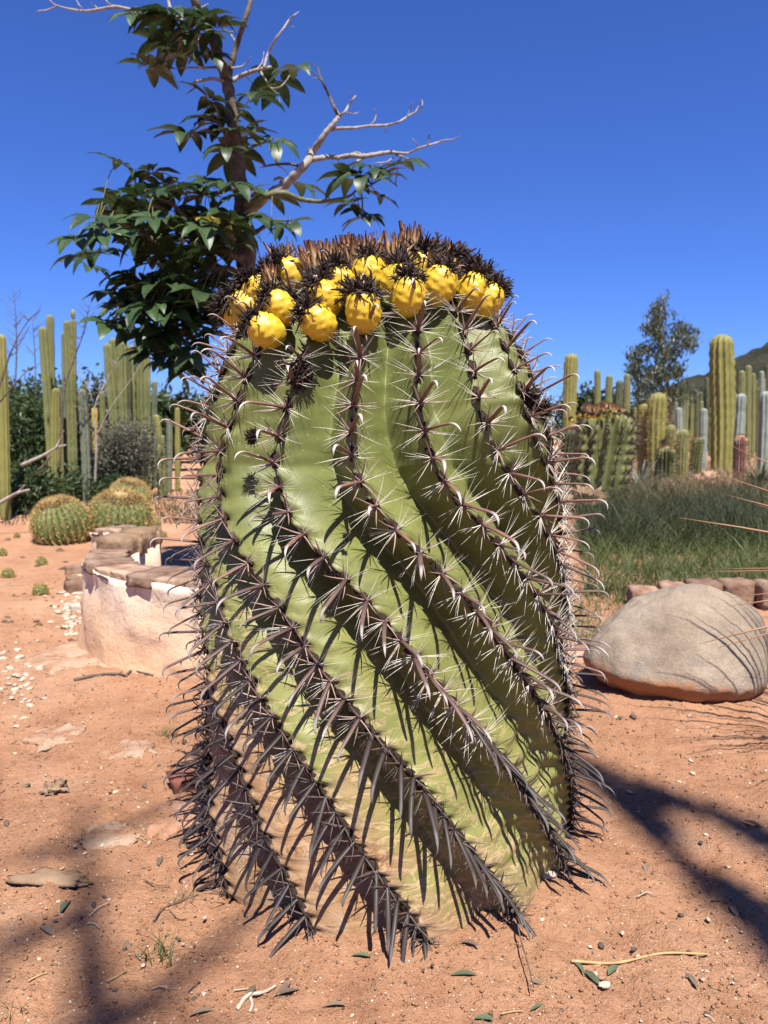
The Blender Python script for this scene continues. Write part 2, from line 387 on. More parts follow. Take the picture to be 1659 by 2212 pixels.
xs = np.array([-a for a in xs[:0:-1]]+xs)
ys = [.80]
while ys[-1] < 8: ys.append(ys[-1]*1.0078)
while ys[-1] < 3800: ys.append(ys[-1]*1.06)
yb = [.80]; st = .02
while yb[-1] > -60: st *= 1.22; yb.append(yb[-1]-st)
ys = np.array(yb[:0:-1]+ys)
X, Y = np.meshgrid(xs, ys)
Z = gz(X, Y)+gfine(X, Y)
g = obj("ground", mesh("ground", np.stack([X, Y, Z], -1), gridq(len(ys), len(xs))), M['soil'], kind="structure")
g["label"] = "orange sandy soil of the cactus garden"

# distant hill on the right
hx = np.linspace(-1, 1, 90); hy = np.linspace(-1, 1, 50); HX, HY = np.meshgrid(hx, hy)
prof_h = np.interp(HX, [-1, -.85, -.66, -.53, -.28, .15, .6, 1], [0, 4, 24, 47, 84, 128, 150, 120])
HZ = prof_h*np.clip(1-np.abs(HY)**1.6, 0, 1)*(1+.10*fbm(HX*3, HY*3, 0, 4, 2))+1.6*fbm(HX*16, HY*10, 0, 3, 5)*np.clip(prof_h/20, 0, 1)-1
hill = obj("hill", mesh("hill", np.stack([470+HX*330, 760+HY*260, HZ], -1), gridq(50, 90)), M['hill'], kind="structure")
hill["label"] = "dark scrub-covered hillside in the distance"

# ------------------------------------------------------------------ the big barrel cactus
PR = np.array([(.305, -.06), (.330, 0.0), (.331, .06), (.329, .15), (.327, .25), (.328, .40), (.327, .55), (.320, .66), (.305, .76), (.283, .84), (.252, .91), (.205, .965), (.15, .998), (.08, 1.013), (.004, 1.018)])
_pp = resample([(a, 0, b) for a, b in PR], 400); PRs = np.stack([_pp[:, 0], _pp[:, 2]], 1)
_arc = np.concatenate([[0], np.cumsum(np.hypot(*np.diff(PRs, axis=0).T))]); LTOT = _arc[-1]
def prof(s): return np.interp(s, _arc, PRs[:, 0]), np.interp(s, _arc, PRs[:, 1])
def axis(z):
    z = np.asarray(z, float)
    return AX0-.036*np.clip(z-.12, 0, 1), AY0+.062*z
TWz = [-.06, 0, .05, .1, .15, .2, .25, .3, .35, .4, .45, .5, .55, .6, .65, .7, .75, .8, .85, .9, 1.02]
TWa = [92, 89, 84, 77.5, 71, 65, 59, 51.5, 44, 37, 30.5, 23.5, 15, 6, -1.5, -6, -6.5, -5.5, -4, -2, 2]
OFF = np.radians([-140, -107.5, -79, -52, -25.5, 0, 24, 48, 73, 98, 122, 147, 171, 196])
NR = len(OFF)
def ridge_ang(off, z):
    tw = np.radians(np.interp(z, TWz, np.array(TWa))); a = np.interp(z, [.62, .80, .95], [0, .25, .30])
    return tw+off-a*np.sin(off)
def depth(s, r, z): return np.interp(z, [-.06, .08, .25, .5, .75, .9], [.040, .052, .070, .075, .062, .05])*np.clip(r/.24, 0, 1)**1.3
NSEG, NK = 430, 46
S = np.linspace(0, LTOT, NSEG); Rr, Zr = prof(S)
rows = []; rimA = []
T = np.linspace(0, 1, NK, endpoint=False)
dRz = np.gradient(Zr, S); dRr = np.gradient(Rr, S)          # slope of the profile
for i in range(NSEG):
    z = Zr[i]; r = Rr[i]; ang = ridge_ang(OFF, z); ang = np.append(ang, ang[0]+2*np.pi)
    ex = np.interp(z, [.1, .55, .78], [1.95, 1.8, 1.0]); dp = depth(S[i], r, z)
    for k in range(NR):
        a = ang[k]+(ang[k+1]-ang[k])*T; t = T**ex
        f = .62*np.sin(np.pi*t)+.38*(1-np.abs(np.cos(np.pi*t))**1.2)
        f = np.maximum(f-.035, 0)+.035*np.minimum(f/.035, 1)**2
        rows.append((a, f, dp+0*a)); rimA.append(1-np.minimum(1, np.minimum(T, 1-T)*7.))
A_ = np.stack([q[0] for q in rows]).reshape(NSEG, NR*NK); Fv = np.stack([q[1] for q in rows]).reshape(NSEG, NR*NK)
DP = np.stack([q[2] for q in rows]).reshape(NSEG, NR*NK); rimv = np.stack(rimA).reshape(NSEG, NR*NK)
def spacing(z): return np.interp(z, [0, .25, .5, .75, .95], [.0195, .0215, .028, .040, .037])
_ph = np.concatenate([[0], np.cumsum(np.diff(S)/spacing(Zr[1:]))])     # areole counter along the rib
ribno = np.repeat(np.arange(NR), NK)[None]
phs = _ph[:, None]+ribno*.37
rimw = np.clip(1-np.minimum(np.tile(T, NR), 1-np.tile(T, NR))*6, 0, 1)[None]
cx = np.sin(A_); cy = -np.cos(A_)
zg = Zr[:, None]+0*A_
wr = np.clip((zg-.02)/.1, 0, 1)*np.clip((1.0-zg)/.1, 0, 1)
wav = .0034*nz(cx*1.2+ribno*.7, cy*1.2, zg*9, 21)+.0020*nz(cx*1.5, cy*1.5+ribno, zg*22, 22)
side0 = 1/(1+np.exp(-(np.mod(A_+np.pi, 2*np.pi)-np.pi-.60)*7))*np.clip((.62-zg)/.3, 0, 1); DP = DP*(1-.60*side0)
side = 1/(1+np.exp(-(np.mod(A_+np.pi, 2*np.pi)-np.pi-.62)*7))*np.clip((.72-zg)/.25, 0, 1)      # shrunken, wrinkled flank
cr = np.sin(zg*2*np.pi/.036+2.2*nz(cx*.8, cy*.8, zg*2.5, 23)+2*np.sin(A_*2))
wav = wav*(1-.3*side)+side*.0058*(np.abs(cr)**.7*np.sign(cr))*np.sin(np.pi*np.clip(np.tile(T, NR), 0, 1))[None]**.5
low = np.clip((.26-zg)/.2, 0, 1); wav += low*.0028*nz(cx*3, cy*3, zg*13, 24)
chin = .0055*np.cos(2*np.pi*phs)*rimw**1.5*np.clip(Rr[:, None]/.15, 0, 1)
Rad = Rr[:, None]-DP*Fv+wav*wr
nrm_r = dRz[:, None]; nrm_z = -dRr[:, None]
Rad = np.maximum(Rad+chin*nrm_r, .002); Zg = zg+chin*nrm_z-(DP*Fv)*nrm_z*.35
axx, axy = axis(Zg)
Vb = np.stack([axx+Rad*cx-AX0, axy+Rad*cy-AY0, Zg], -1)
bar = thing("barrel_cactus", "huge twisted green barrel cactus crowned with yellow fruits, standing on orange soil", "cactus", (AX0, AY0, 0))
BO = Vector((AX0, AY0, 0))
obj("body", mesh("cactus_body", Vb.reshape(-1, 3), gridq(NSEG, NR*NK, True)[:, ::-1], True, {"rim": rimv.ravel()}), M['skin'], bar)

def ridge_pt(k, s):
    r, z = prof(s); a = ridge_ang(OFF[k], z); x0, y0 = axis(z)
    return Vector((x0+r*math.sin(a), y0-r*math.cos(a), z))
def ridge_frame(k, s):
    p = ridge_pt(k, s); t = (ridge_pt(k, s+.004)-ridge_pt(k, s-.004)).normalized()
    r, z = prof(s); i = min(int(np.searchsorted(S, s)), NSEG-1); a = ridge_ang(OFF[k], z)
    n = Vector((math.sin(a)*dRz[i], -math.cos(a)*dRz[i], -dRr[i])).normalized()
    return p, n, t, a, float(z)
def wrapd(a): return (a+math.pi) % (2*math.pi)-math.pi

# unit spines ------------------------------------------------------
def hook_mesh(name, curl, bow, material, sway=0.0, seed=0):
    N = 18; u = np.linspace(0, 1, N)
    ang = -bow*u-np.where(u > .72, ((u-.72)/.28)**1.1*curl, 0)
    dx = np.cos(ang); dz = np.sin(ang); P = np.zeros((N, 3))
    P[1:, 0] = np.cumsum((dx[1:]+dx[:-1])/2)/(N-1); P[1:, 2] = np.cumsum((dz[1:]+dz[:-1])/2)/(N-1); P[:, 1] = sway*u**2
    w = .046*np.interp(u, [0, .08, .45, .72, .9, 1], [.95, 1.0, .93, .80, .46, .02]); th = w*.50
    sd = 8; a = np.linspace(0, 2*np.pi, sd, endpoint=False); V = []
    for i in range(N):
        nx, nz_ = -math.sin(ang[i]), math.cos(ang[i])
        rid = np.where(np.sin(a) > .3, 1.2, 1.)
        for j in range(sd):
            V.append((P[i, 0]+nx*th[i]*math.sin(a[j])*rid[j], P[i, 1]+w[i]*math.cos(a[j]), P[i, 2]+nz_*th[i]*math.sin(a[j])*rid[j]))
    me = mesh(name, V, gridq(N, sd, True), True, {"along": np.repeat(u, sd)}); me.materials.append(material); return me
def spine_mesh(name, material, bend, seed, r=1.0):
    N = 6; u = np.linspace(0, 1, N); rr = np.random.default_rng(seed)
    P = np.stack([u, bend*(u**2)*rr.uniform(-1, 1)+.012*np.sin(u*6+rr.uniform(0, 6)), bend*u**2*rr.uniform(-1, 1)], 1)
    w = r*np.interp(u, [0, .15, .7, 1], [1, .9, .62, .05]); sd = 5; a = np.linspace(0, 2*np.pi, sd, endpoint=False)
    V = P[:, None]+np.stack([0*a[None]+0*w[:, None], w[:, None]*np.cos(a)[None], w[:, None]*np.sin(a)[None]], -1)
    me = mesh(name, V.reshape(-1, 3), gridq(N, sd, True)); me.materials.append(material); return me
HK = {a: [hook_mesh("hooked_spine", c, b, M['hook_'+a], sw) for c, b, sw in ((2.1, .08, .03), (1.7, .16, -.05), (2.4, .04, 0.), (1.3, .22, .07), (.7, .34, -.03))] for a in ('young', 'mid', 'old')}
RD = {a: [spine_mesh("radial_spine", M[m_], .16, 40+i, .0085) for i in range(5)] for a, m_ in (('y', 'radial'), ('o', 'radial_old'))}
CS = {a: [spine_mesh("straight_spine", M[m_], .05, 60+i, .037) for i in range(4)] for a, m_ in (('y', 'central'), ('o', 'central_old'))}
WL = []
for i in range(4):
    v_, f_ = lump(300+i, 10, 7, .5, (1, 1, .55), 1.3); me = mesh("areole", v_, f_); me.materials.append(M['wool']); WL.append(me)

items = {'hooked_spine': [], 'radial_spine': [], 'straight_spine': [], 'areole': []}
CAMP = Vector((0, 0, CAM_H))
areoles = []
def R_(a, b): return random.uniform(a, b)
for k in range(NR):
    s = .012+R_(0, .02)+.06*0
    while s < LTOT-.075:
        p, n, t, a, z = ridge_frame(k, s)
        if z > -.02:
            w = wrapd(a); areoles.append((p, n, t, w, z, k, s))
        s += float(spacing(z))*R_(.92, 1.08)
up = Vector((0, 0, 1))
for (p, n, t, w, z, k, s) in areoles:
    tov = (CAMP-p).normalized(); score = n.dot(tov)/(CAMP-p).length
    if w > 2.5 or w < -2.5:
        if random.random() < .35: continue
    age = 'young' if z > .60+R_(-.08, .08) else ('mid' if z > .33+R_(-.07, .07) else 'old')
    q = p+n*.003
    lat = t.cross(n).normalized()             # sideways along the surface
    # felt
    items['areole'].append((score, random.choice(WL), m4(q-n*.002+t*.004, rotm(t, n), (R_(.011, .016), R_(.0055, .008), R_(.006, .009)))))
    # hooked central spine
    nh = Vector((n.x, n.y, 0)).normalized()
    el = float(np.interp(z, [0, .12, .22, .4, .58, .72, .82, .9, 1.0], [-28, -24, -19, -9, -1, 12, 27, 40, 62]))
    if w > .35: el += 22*min(1, (w-.35)/.6)*float(np.interp(z, [.05, .2, .5, .7], [1, 1.1, .35, 0]))
    el = math.radians(el+R_(-15, 15))
    hz = Matrix.Rotation(math.radians(R_(-22, 22)+(-10 if w < 0 else 4)*float(np.interp(z, [.3, .7], [0, 1]))*0), 3, 'Z') @ nh
    # lower blades lean down the twisting rib
    lean = float(np.interp(z, [.05, .25, .5, .68], [.50, .45, .32, 0.])); q_ = float(np.interp(w, [-.2, .45], [0, 1]))
    lv = -lat*(1-q_)*(1 if w > -1.0 else .3)-t*q_*.6
    d = (hz*math.cos(el)+up*math.sin(el)+lv*lean*R_(.6, 1.3)).normalized()
    L = float(np.interp(z, [0, .2, .5, .8, 1], [.080, .084, .086, .085, .062]))*R_(.82, 1.12)
    if z < .12 and random.random() < .12: L *= .6
    vi = random.choice((0, 1, 2, 3)) if (z > .45 or w < -.3) else random.choice((1, 3, 4, 4, 4))
    items['hooked_spine'].append((score+.15*(abs(w) > .9 and abs(w) < 2.0), HK[age][vi], m4(q, rotm(d, up+n*.25), (L, L, L))))
    old = z < .30+R_(-.05, .05)
    # straight centrals
    for dd, ln in ((t*.9+lat*.55, .038), (t*.9-lat*.5, .038), (-t*.85+lat*.18, .034), (lat*1.0-t*.25, .032), (-lat*1.0-t*.25, .034), (-lat*.7-t*.7, .036)):
        if random.random() < .12: continue
        d = (dd.normalized()*R_(.7, 1.)+n*R_(.45, .8)+Vector((R_(-.15, .15), R_(-.15, .15), R_(-.15, .15)))).normalized()
        ln *= R_(.75, 1.2); items['straight_spine'].append((score, random.choice(CS['o' if old else 'y']), m4(q, rotm(d, n), (ln, ln, ln))))
    # thin radials, mostly to both sides
    nr = random.randint(11, 14) if not old else random.randint(4, 6)
    if z > .97: nr = 4
    for j in range(nr):
        sg = 1 if j % 2 else -1; e = R_(-.55, .75)
        d = (lat*sg*math.cos(e)+t*math.sin(e)+n*R_(.15, .55)).normalized()
        ln = R_(.036, .062)*(1 if not old else .7); wd = .042*R_(.85, 1.15)
        items['radial_spine'].append((score, random.choice(RD['o' if (old or random.random() < .08) else 'y']), m4(q, rotm(d, n), (ln, wd, wd))))

def place(kind, lst, root, O, nmax=300, many=None):
    lst = sorted(lst, key=lambda e: -e[0])
    for sc_, me, Mx in lst[:nmax]:
        o = bpy.data.objects.new(kind, me); COL.objects.link(o); o.parent = root
        Mx = Mx.copy(); Mx.translation = Mx.translation-O; o.matrix_basis = Mx
    rest = lst[nmax:]
    if not rest: return
    by = {}
    cache = {}
    for sc_, me, Mx in rest: by.setdefault(me.materials[0].name, []).append((me, Mx))
    Vs = []; Fs = []; As = []; Ms = []; n0 = 0; mats = []
    for mi, (mn, l_) in enumerate(by.items()):
        mats.append(bpy.data.materials[mn])
        for me, Mx in l_:
            if me.name not in cache:
                v = np.zeros(len(me.vertices)*3, np.float32); me.vertices.foreach_get("co", v)
                f = np.zeros(len(me.loops), np.int32); me.loops.foreach_get("vertex_index", f)
                a = np.zeros(len(me.vertices), np.float32)
                if "along" in me.attributes: me.attributes["along"].data.foreach_get("value", a)
                cache[me.name] = (v.reshape(-1, 3), f.reshape(-1, 4), a)
            v, f, a = cache[me.name]; m = np.array(Mx); W = v@m[:3, :3].T+m[:3, 3]-np.array(O)
            Vs.append(W); Fs.append(f+n0); As.append(a); n0 += len(W); Ms.append(np.full(len(f), mi, np.int32))
    me = mesh(many, np.concatenate(Vs), np.concatenate(Fs), True, {"along": np.concatenate(As)})
    for m_ in mats: me.materials.append(m_)
    me.polygons.foreach_set("material_index", np.concatenate(Ms))
    o = obj(many, me, None, root, kind="stuff"); return o
for kd, many in (('hooked_spine', 'more_hooked_spines'), ('radial_spine', 'more_radial_spines'), ('straight_spine', 'more_straight_spines'), ('areole', 'more_areoles')):
    place(kd, items[kd], bar, BO, 300, many)

# fruits -----------------------------------------------------------
def fruit_mesh(seed, material, L=1.0):
    rr = np.random.default_rng(seed); nu, nv = 40, 26
    u = np.linspace(0, 1, nv)[:, None]; a = np.linspace(0, 2*np.pi, nu, endpoint=False)[None]
    r = np.interp(u, [0, .04, .15, .35, .6, .82, .93, .97, 1], [.0, .15, .285, .385, .405, .345, .25, .15, .0])
    b = 0; gold = 2.39996
    for j in range(46):
        uj = .14+.80*((j+.5)/46); aj = j*gold+rr.uniform(-.15, .15)
        da = np.abs((a-aj+np.pi) % (2*np.pi)-np.pi)*np.maximum(r, .12); du = (u-uj)
        sz = .060
        b = np.maximum(b, np.exp(-((da/sz)**2+(du/(sz*1.0))**2))*np.where(du > -.02, 1, .8))
    r = r+.038*b*np.clip(u*6, 0, 1)*np.clip((1-u)*8, 0, 1)
    r = r*(1+.04*np.sin(2*a+rr.uniform(0, 6)))
    V = np.stack([u*L+0*a, r*np.cos(a), r*np.sin(a)], -1).reshape(-1, 3)
    me = mesh("fruit", V, gridq(nv, nu, True)[:, ::-1], True, {"along": np.repeat(u[:, 0], nu)}); me.materials.append(material); return me
def tuft_mesh(seed, material, n=46, spread=1.1, L=1.0, curl=1.2, wd=.035, upright=0.0):
    rr = np.random.default_rng(seed); mb = MB()
    for j in range(n):
        a = rr.uniform(0, 6.283); e = spread*math.sqrt(rr.uniform(.02, 1)); ln = L*rr.uniform(.55, 1.1)
        d = np.array([math.cos(e), math.sin(e)*math.cos(a), math.sin(e)*math.sin(a)])
        b0 = np.array([-.08, .16*math.cos(a)*rr.uniform(.3, 1), .16*math.sin(a)*rr.uniform(.3, 1)])
        N = 6; P = [b0]; tw = rr.normal(size=3)*curl/N
        for i in range(N):
            d = d+tw+rr.normal(size=3)*.12*curl
            d[0] += upright*.25
            d /= np.linalg.norm(d); P.append(P[-1]+d*ln/N)
        P = np.array(P); w = wd*np.interp(np.linspace(0, 1, N+1), [0, .4, 1], [.9, 1, .30])
        sdir = np.cross(d, rr.normal(size=3)); sdir /= np.linalg.norm(sdir)
        t2 = np.cross(sdir, d)*.3
        V = np.stack([P+sdir*w[:, None], P+t2*w[:, None], P-sdir*w[:, None], P-t2*w[:, None]], 1).reshape(-1, 3)
        mb.add(V, gridq(N+1, 4, True), np.repeat(np.linspace(0, 1, N+1), 4))
    me = mb.mesh("dried_flower", True, "along"); me.materials.append(material); return me
FM = [fruit_mesh(i, M['fruit']) for i in range(4)]
YF = [fruit_mesh(10+i, M['young_fruit']) for i in range(2)]
BT = [tuft_mesh(20+i, M['black_flower'], 170, 1.2, .60, 3.6, .050) for i in range(4)]
DT = [tuft_mesh(30+i, M['dried'], 40, .26, 1.0, .45, .12, .9) for i in range(5)]
_upc = Vector((0, math.sin(PITCH), math.cos(PITCH)))
def dome_point(u, v, h):
    """point on the line of sight that lies h outside the rib crests of the dome"""
    d = ray(u, v); tt = .7; best = (9, None, None)
    while tt < 2.0:
        p = CAMP+d*tt; x0, y0 = axis(p.z); r = math.hypot(p.x-x0, p.y-y0)
        for dz_ in (0.,):
            s_ = int(np.argmin(np.hypot(PRs[:, 0]-r, PRs[:, 1]-p.z))); dd = math.hypot(PRs[s_, 0]-r, PRs[s_, 1]-p.z)
        if dd < h or r < PRs[min(s_, 399), 0] and p.z < PRs[s_, 1]:
            a = math.atan2(p.x-x0, -(p.y-y0)); sa = _arc[s_]; i = min(int(np.searchsorted(S, sa)), NSEG-1)
            return p, Vector((math.sin(a)*dRz[i], -math.cos(a)*dRz[i], -dRr[i])).normalized()
        if dd < best[0]: best = (dd, p, Vector((p.x-x0, p.y-y0, .25)).normalized())
        tt += .002
    return best[1]-best[2]*max(0, best[0]-h), best[2]
FR = [(345, 565, 265, 530), (405, 465, 350, 410), (585, 530, 520, 480), (210, 490, 130, 465), (300, 385, 225, 335), (195, 405, 140, 385), (395, 310, 345, 240),
      (425, 250, 340, 200), (275, 315, 215, 270), (615, 420, 575, 330), (680, 355, 630, 270), (790, 480, 775, 395), (815, 315, 815, 215), (935, 340, 975, 265),
      (995, 410, 1005, 320), (1065, 290, 1075, 200), (1140, 360, 1165, 280), (1195, 235, 1215, 175), (1230, 320, 1275, 250), (1290, 385, 1310, 315),
      (1340, 300, 1370, 260), (1355, 425, 1390, 385)]
for i, (fx, fy, tx, ty) in enumerate(FR):
    cvt = lambda x, y: ((480+x*.5425)*.8641, (520+y*.5425)*.8641)
    p, n = dome_point(*cvt(fx, fy), .020)
    if p is None: continue
    im = Vector(((tx-fx), 0, 0))+_upc*(-(ty-fy)); im.normalize()
    axv = (im+n*.30).normalized(); sc = .066*R_(.92, 1.06)
    fo = obj("fruit", FM[i % 4], None, bar)
    fo.matrix_basis = m4(p-BO-axv*sc*.5, rotm(axv, n), (sc, sc*1.0, sc*1.0))
    fl = obj("dried_flower", BT[i % 4], None, fo); fl.location = (.95, 0, 0); fl.rotation_euler = (R_(0, 6), 0, 0); k_ = R_(.78, 1.0); fl.scale = (k_, k_, k_)
# crown of spent flowers, with half-grown green fruits under them
nC = 0
for ring, (rad, cnt, hh) in enumerate(((.185, 14, .062), (.150, 14, .078), (.110, 10, .080), (.06, 5, .074))):
    for j in range(cnt):
        a = 2*math.pi*(j+.5*(ring % 2))/cnt+R_(-.1, .1); r = rad*R_(.93, 1.07)
        if ring == 0 and abs(wrapd(a)) > 2.2 and j % 2: continue
        s_ = int(np.argmin(np.abs(PRs[:, 0]-r)+(PRs[:, 1] < .8)*9)); z = PRs[s_, 1]; x0, y0 = axis(z)
        q = Vector((x0+r*math.sin(a), y0-r*math.cos(a), z-.006))
        ax_ = Vector((math.sin(a)*r*1.5+R_(-.12, .12), -math.cos(a)*r*1.5+R_(-.12, .12), 1)).normalized(); yh = R_(.024, .032)
        yf = obj("young_fruit", YF[nC % 2], None, bar); yf.matrix_basis = m4(q-BO-ax_*.004, rotm(ax_, (1, 0, 0)), (yh*1.1, yh, yh))
        h_ = hh*R_(.8, 1.12)*(.62 if ring == 0 else .85)
        fl = obj("dried_flower", DT[nC % 5] if R_(0, 1) > (.35 if ring == 0 else .06) else BT[nC % 4], None, yf)
        k_ = h_/yh; fl.location = (.92, 0, 0); fl.scale = (k_/1.1, k_*.85, k_*.85); fl.rotation_euler = (R_(0, 6), 0, 0); nC += 1
# lone withered flowers left on the ribs
for (u, v, sc) in ((642, 800, .050), (537, 942, .026), (1152, 858, .045), (1182, 880, .04), (745, 1160, .012), (622, 632, .04), (716, 1240, .018)):
    p, n = dome_point(u, v, .012)
    o = obj("dried_flower", BT[int(u) % 4], None, bar); o.matrix_basis = m4(p-BO-n*.006, rotm(n, (0.1, 0, 1)), (sc*1.1, sc, sc))
    o["label"] = "withered black flower still stuck to a rib"

# ------------------------------------------------------------------ the tree with hand-shaped leaves
TY = 3.6
def TP(pts, Y=TY, j=.0): return [at(u, v, Y+R_(-j, j)) for u, v in pts]
tree_o = at(520, 560, TY); tree_o = Vector((tree_o.x, TY, G(tree_o.x, TY)))
tree = thing("tree", "slender tree with drooping hand-shaped dark green leaves and bare grey upper branches", "tree", tree_o)
skel = []
def limb(name, pts, radii, material, Y=TY, sides=9, n=None, j=.05, rec=True):
    P = [p if isinstance(p, Vector) else None for p in pts]
    P = pts if P[0] is not None else TP(pts, Y, j)
    Q, Rd = resample(P, n or len(P)*5, radii)
    Rd = Rd*(1+.10*np.sin(np.arange(len(Rd))*1.7))*(.8 if material == 'bark_pale' else 1)
    mb = MB(); mb.add(*tube(Q-np.array(tree_o), Rd, sides)); o = obj(name, mb.mesh(name), M[material], tree)
    if rec: skel.extend([Vector(q) for q in Q])
    return o
base = Vector((tree_o.x-.02, TY, tree_o.z-.05))
pt = [base, at(516, 1000, TY), at(528, 760, TY), at(531, 560, TY), at(526, 470, TY), at(516, 370, TY), at(507, 300, TY), at(500, 230, TY), at(490, 175, TY)]
limb("trunk", pt, [.060, .056, .052, .046, .040, .031, .028, .025, .026], 'bark', n=60, sides=12)
limb("branch", [(490, 180), (478, 135), (458, 85), (440, 45), (424, 10), (408, -40), (395, -110)], [.024, .024, .021, .020, .019, .017, .012], 'bark')
limb("branch", [(490, 180), (497, 150), (512, 95), (530, 40), (541, 0), (545, -60)], [.018, .014, .012, .011, .010, .007], 'bark')
limb("branch", [(478, 140), (457, 120), (432, 92), (410, 62), (373, 33), (330, 30), (293, 25), (249, 15), (184, 24), (125, 13), (107, 0)], [.02, .018, .015, .013, .0105, .010, .0095, .009, .0065, .0045, .003], 'bark_pale')
limb("twig", [(249, 15), (232, 5), (220, -20)], [.005, .004, .003], 'bark_pale'); limb("twig", [(184, 24), (172, 12), (165, 0)], [.004, .003, .002], 'bark_pale')
limb("twig", [(213, 20), (203, 11), (196, 5)], [.004, .003, .0015], 'bark_pale'); limb("twig", [(125, 13), (100, 22), (84, 24), (76, 30)], [.004, .0035, .003, .0015], 'bark_pale')
limb("branch", [(373, 33), (365, 8), (358, -25)], [.010, .009, .008], 'bark_pale'); limb("twig", [(380, 32), (405, 25), (430, 18), (450, 8)], [.006, .005, .004, .002], 'bark_pale')
limb("branch", [(492, 182), (512, 168), (534, 158), (560, 150), (586, 145)], [.013, .012, .011, .010, .008], 'bark_pale')
limb("twig", [(570, 147), (578, 118), (596, 84), (612, 62), (625, 42), (634, 34), (646, 25)], [.008, .007, .0065, .005, .005, .004, .002], 'bark_pale')
limb("twig", [(625, 42), (630, 57), (636, 57)], [.003, .003, .002], 'bark_pale'); limb("twig", [(560, 150), (575, 175), (585, 190), (605, 188), (620, 172), (628, 160), (640, 160)], [.006, .005, .005, .004, .003, .003, .002], 'bark_pale')
limb("twig", [(552, 152), (566, 135), (570, 112)], [.004, .003, .002], 'bark_pale'); limb("twig", [(500, 147), (525, 142), (543, 122)], [.005, .004, .002], 'bark_pale')
limb("twig", [(484, 176), (462, 170), (440, 173), (418, 179), (420, 190), (402, 203)], [.010, .009, .008, .006, .005, .002], 'bark_pale')
limb("twig", [(470, 145), (440, 146), (410, 146), (374, 148)], [.007, .006, .005, .003], 'bark_pale')
limb("twig", [(512, 95), (495, 70), (482, 62), (480, 40)], [.005, .004, .003, .002], 'bark_pale'); limb("twig", [(495, 70), (510, 66), (518, 60)], [.003, .002, .0015], 'bark_pale')
# the bare branch reaching over the cactus
limb("branch", [(530, 470), (570, 428), (612, 402), (640, 376), (664, 350), (675, 330), (691, 306), (706, 284), (720, 268), (731, 253)], [.030, .026, .025, .024, .022, .019, .017, .015, .014, .011], 'bark_pale', TY-.05)
limb("branch", [(731, 253), (722, 232), (711, 207), (698, 180), (690, 160), (687, 146)], [.008, .007, .006, .005, .004, .003], 'bark', TY-.05)
limb("branch", [(731, 253), (745, 242), (753, 228), (762, 215), (768, 207)], [.008, .007, .006, .005, .003], 'bark_pale', TY-.05)
limb("twig", [(762, 215), (760, 205), (754, 197)], [.003, .002, .001], 'bark_pale', TY-.05); limb("twig", [(745, 242), (762, 246), (775, 243)], [.004, .003, .002], 'bark_pale', TY-.05)
limb("twig", [(734, 248), (727, 236), (724, 226)], [.004, .003, .002], 'bark_pale', TY-.05); limb("twig", [(692, 172), (682, 168), (674, 170)], [.003, .002, .0015], 'bark_pale', TY-.05)
limb("branch", [(712, 280), (740, 277), (770, 276), (797, 272), (837, 270), (860, 264), (874, 256), (890, 246), (902, 240), (912, 228), (912, 216)], [.010, .009, .008, .007, .0065, .006, .006, .005, .004, .003, .002], 'bark_pale', TY-.05)
limb("twig", [(797, 272), (808, 262), (812, 248), (809, 236)], [.005, .004, .003, .002], 'bark_pale', TY-.05); limb("twig", [(832, 270), (834, 280), (832, 288)], [.003, .003, .002], 'bark_pale', TY-.05)
limb("twig", [(880, 253), (886, 235), (892, 222)], [.004, .003, .002], 'bark_pale', TY-.05); limb("twig", [(897, 243), (905, 226), (908, 214)], [.003, .002, .0015], 'bark_pale', TY-.05)
limb("branch", [(668, 346), (685, 343), (710, 339), (731, 340), (760, 336), (784, 338), (815, 333), (847, 329), (862, 334)], [.016, .015, .014, .013, .013, .013, .012, .011, .006], 'bark_pale', TY-.05)
limb("twig", [(847, 329), (868, 331), (884, 330), (905, 320), (924, 314), (945, 308), (961, 303), (978, 301), (994, 294)], [.008, .007, .006, .006, .005, .005, .004, .003, .002], 'bark_pale', TY-.05)
limb("twig", [(855, 334), (868, 338), (880, 343), (895, 350), (902, 352)], [.006, .005, .004, .003, .002], 'bark_pale', TY-.05)
limb("twig", [(905, 320), (898, 308), (890, 298)], [.004, .003, .0015], 'bark_pale', TY-.05); limb("twig", [(924, 314), (926, 300), (928, 288)], [.003, .003, .0015], 'bark', TY-.05)
limb("twig", [(790, 338), (770, 350), (748, 360), (743, 366)], [.008, .008, .007, .005], 'bark_pale', TY-.05); limb("twig", [(790, 335), (770, 330), (755, 334)], [.007, .006, .004], 'bark_pale', TY-.05)
limb("twig", [(850, 340), (835, 350), (815, 352), (800, 356)], [.004, .004, .003, .002], 'bark_pale', TY-.05); limb("twig", [(731, 340), (731, 360), (729, 372)], [.004, .003, .002], 'bark_pale', TY-.05)
limb("twig", [(650, 364), (640, 357), (620, 354), (590, 356), (562, 361)], [.008, .007, .006, .005, .003], 'bark', TY-.05)
limb("branch", [(671, 340), (667, 328), (668, 320)], [.008, .008, .006], 'bark', TY-.05)
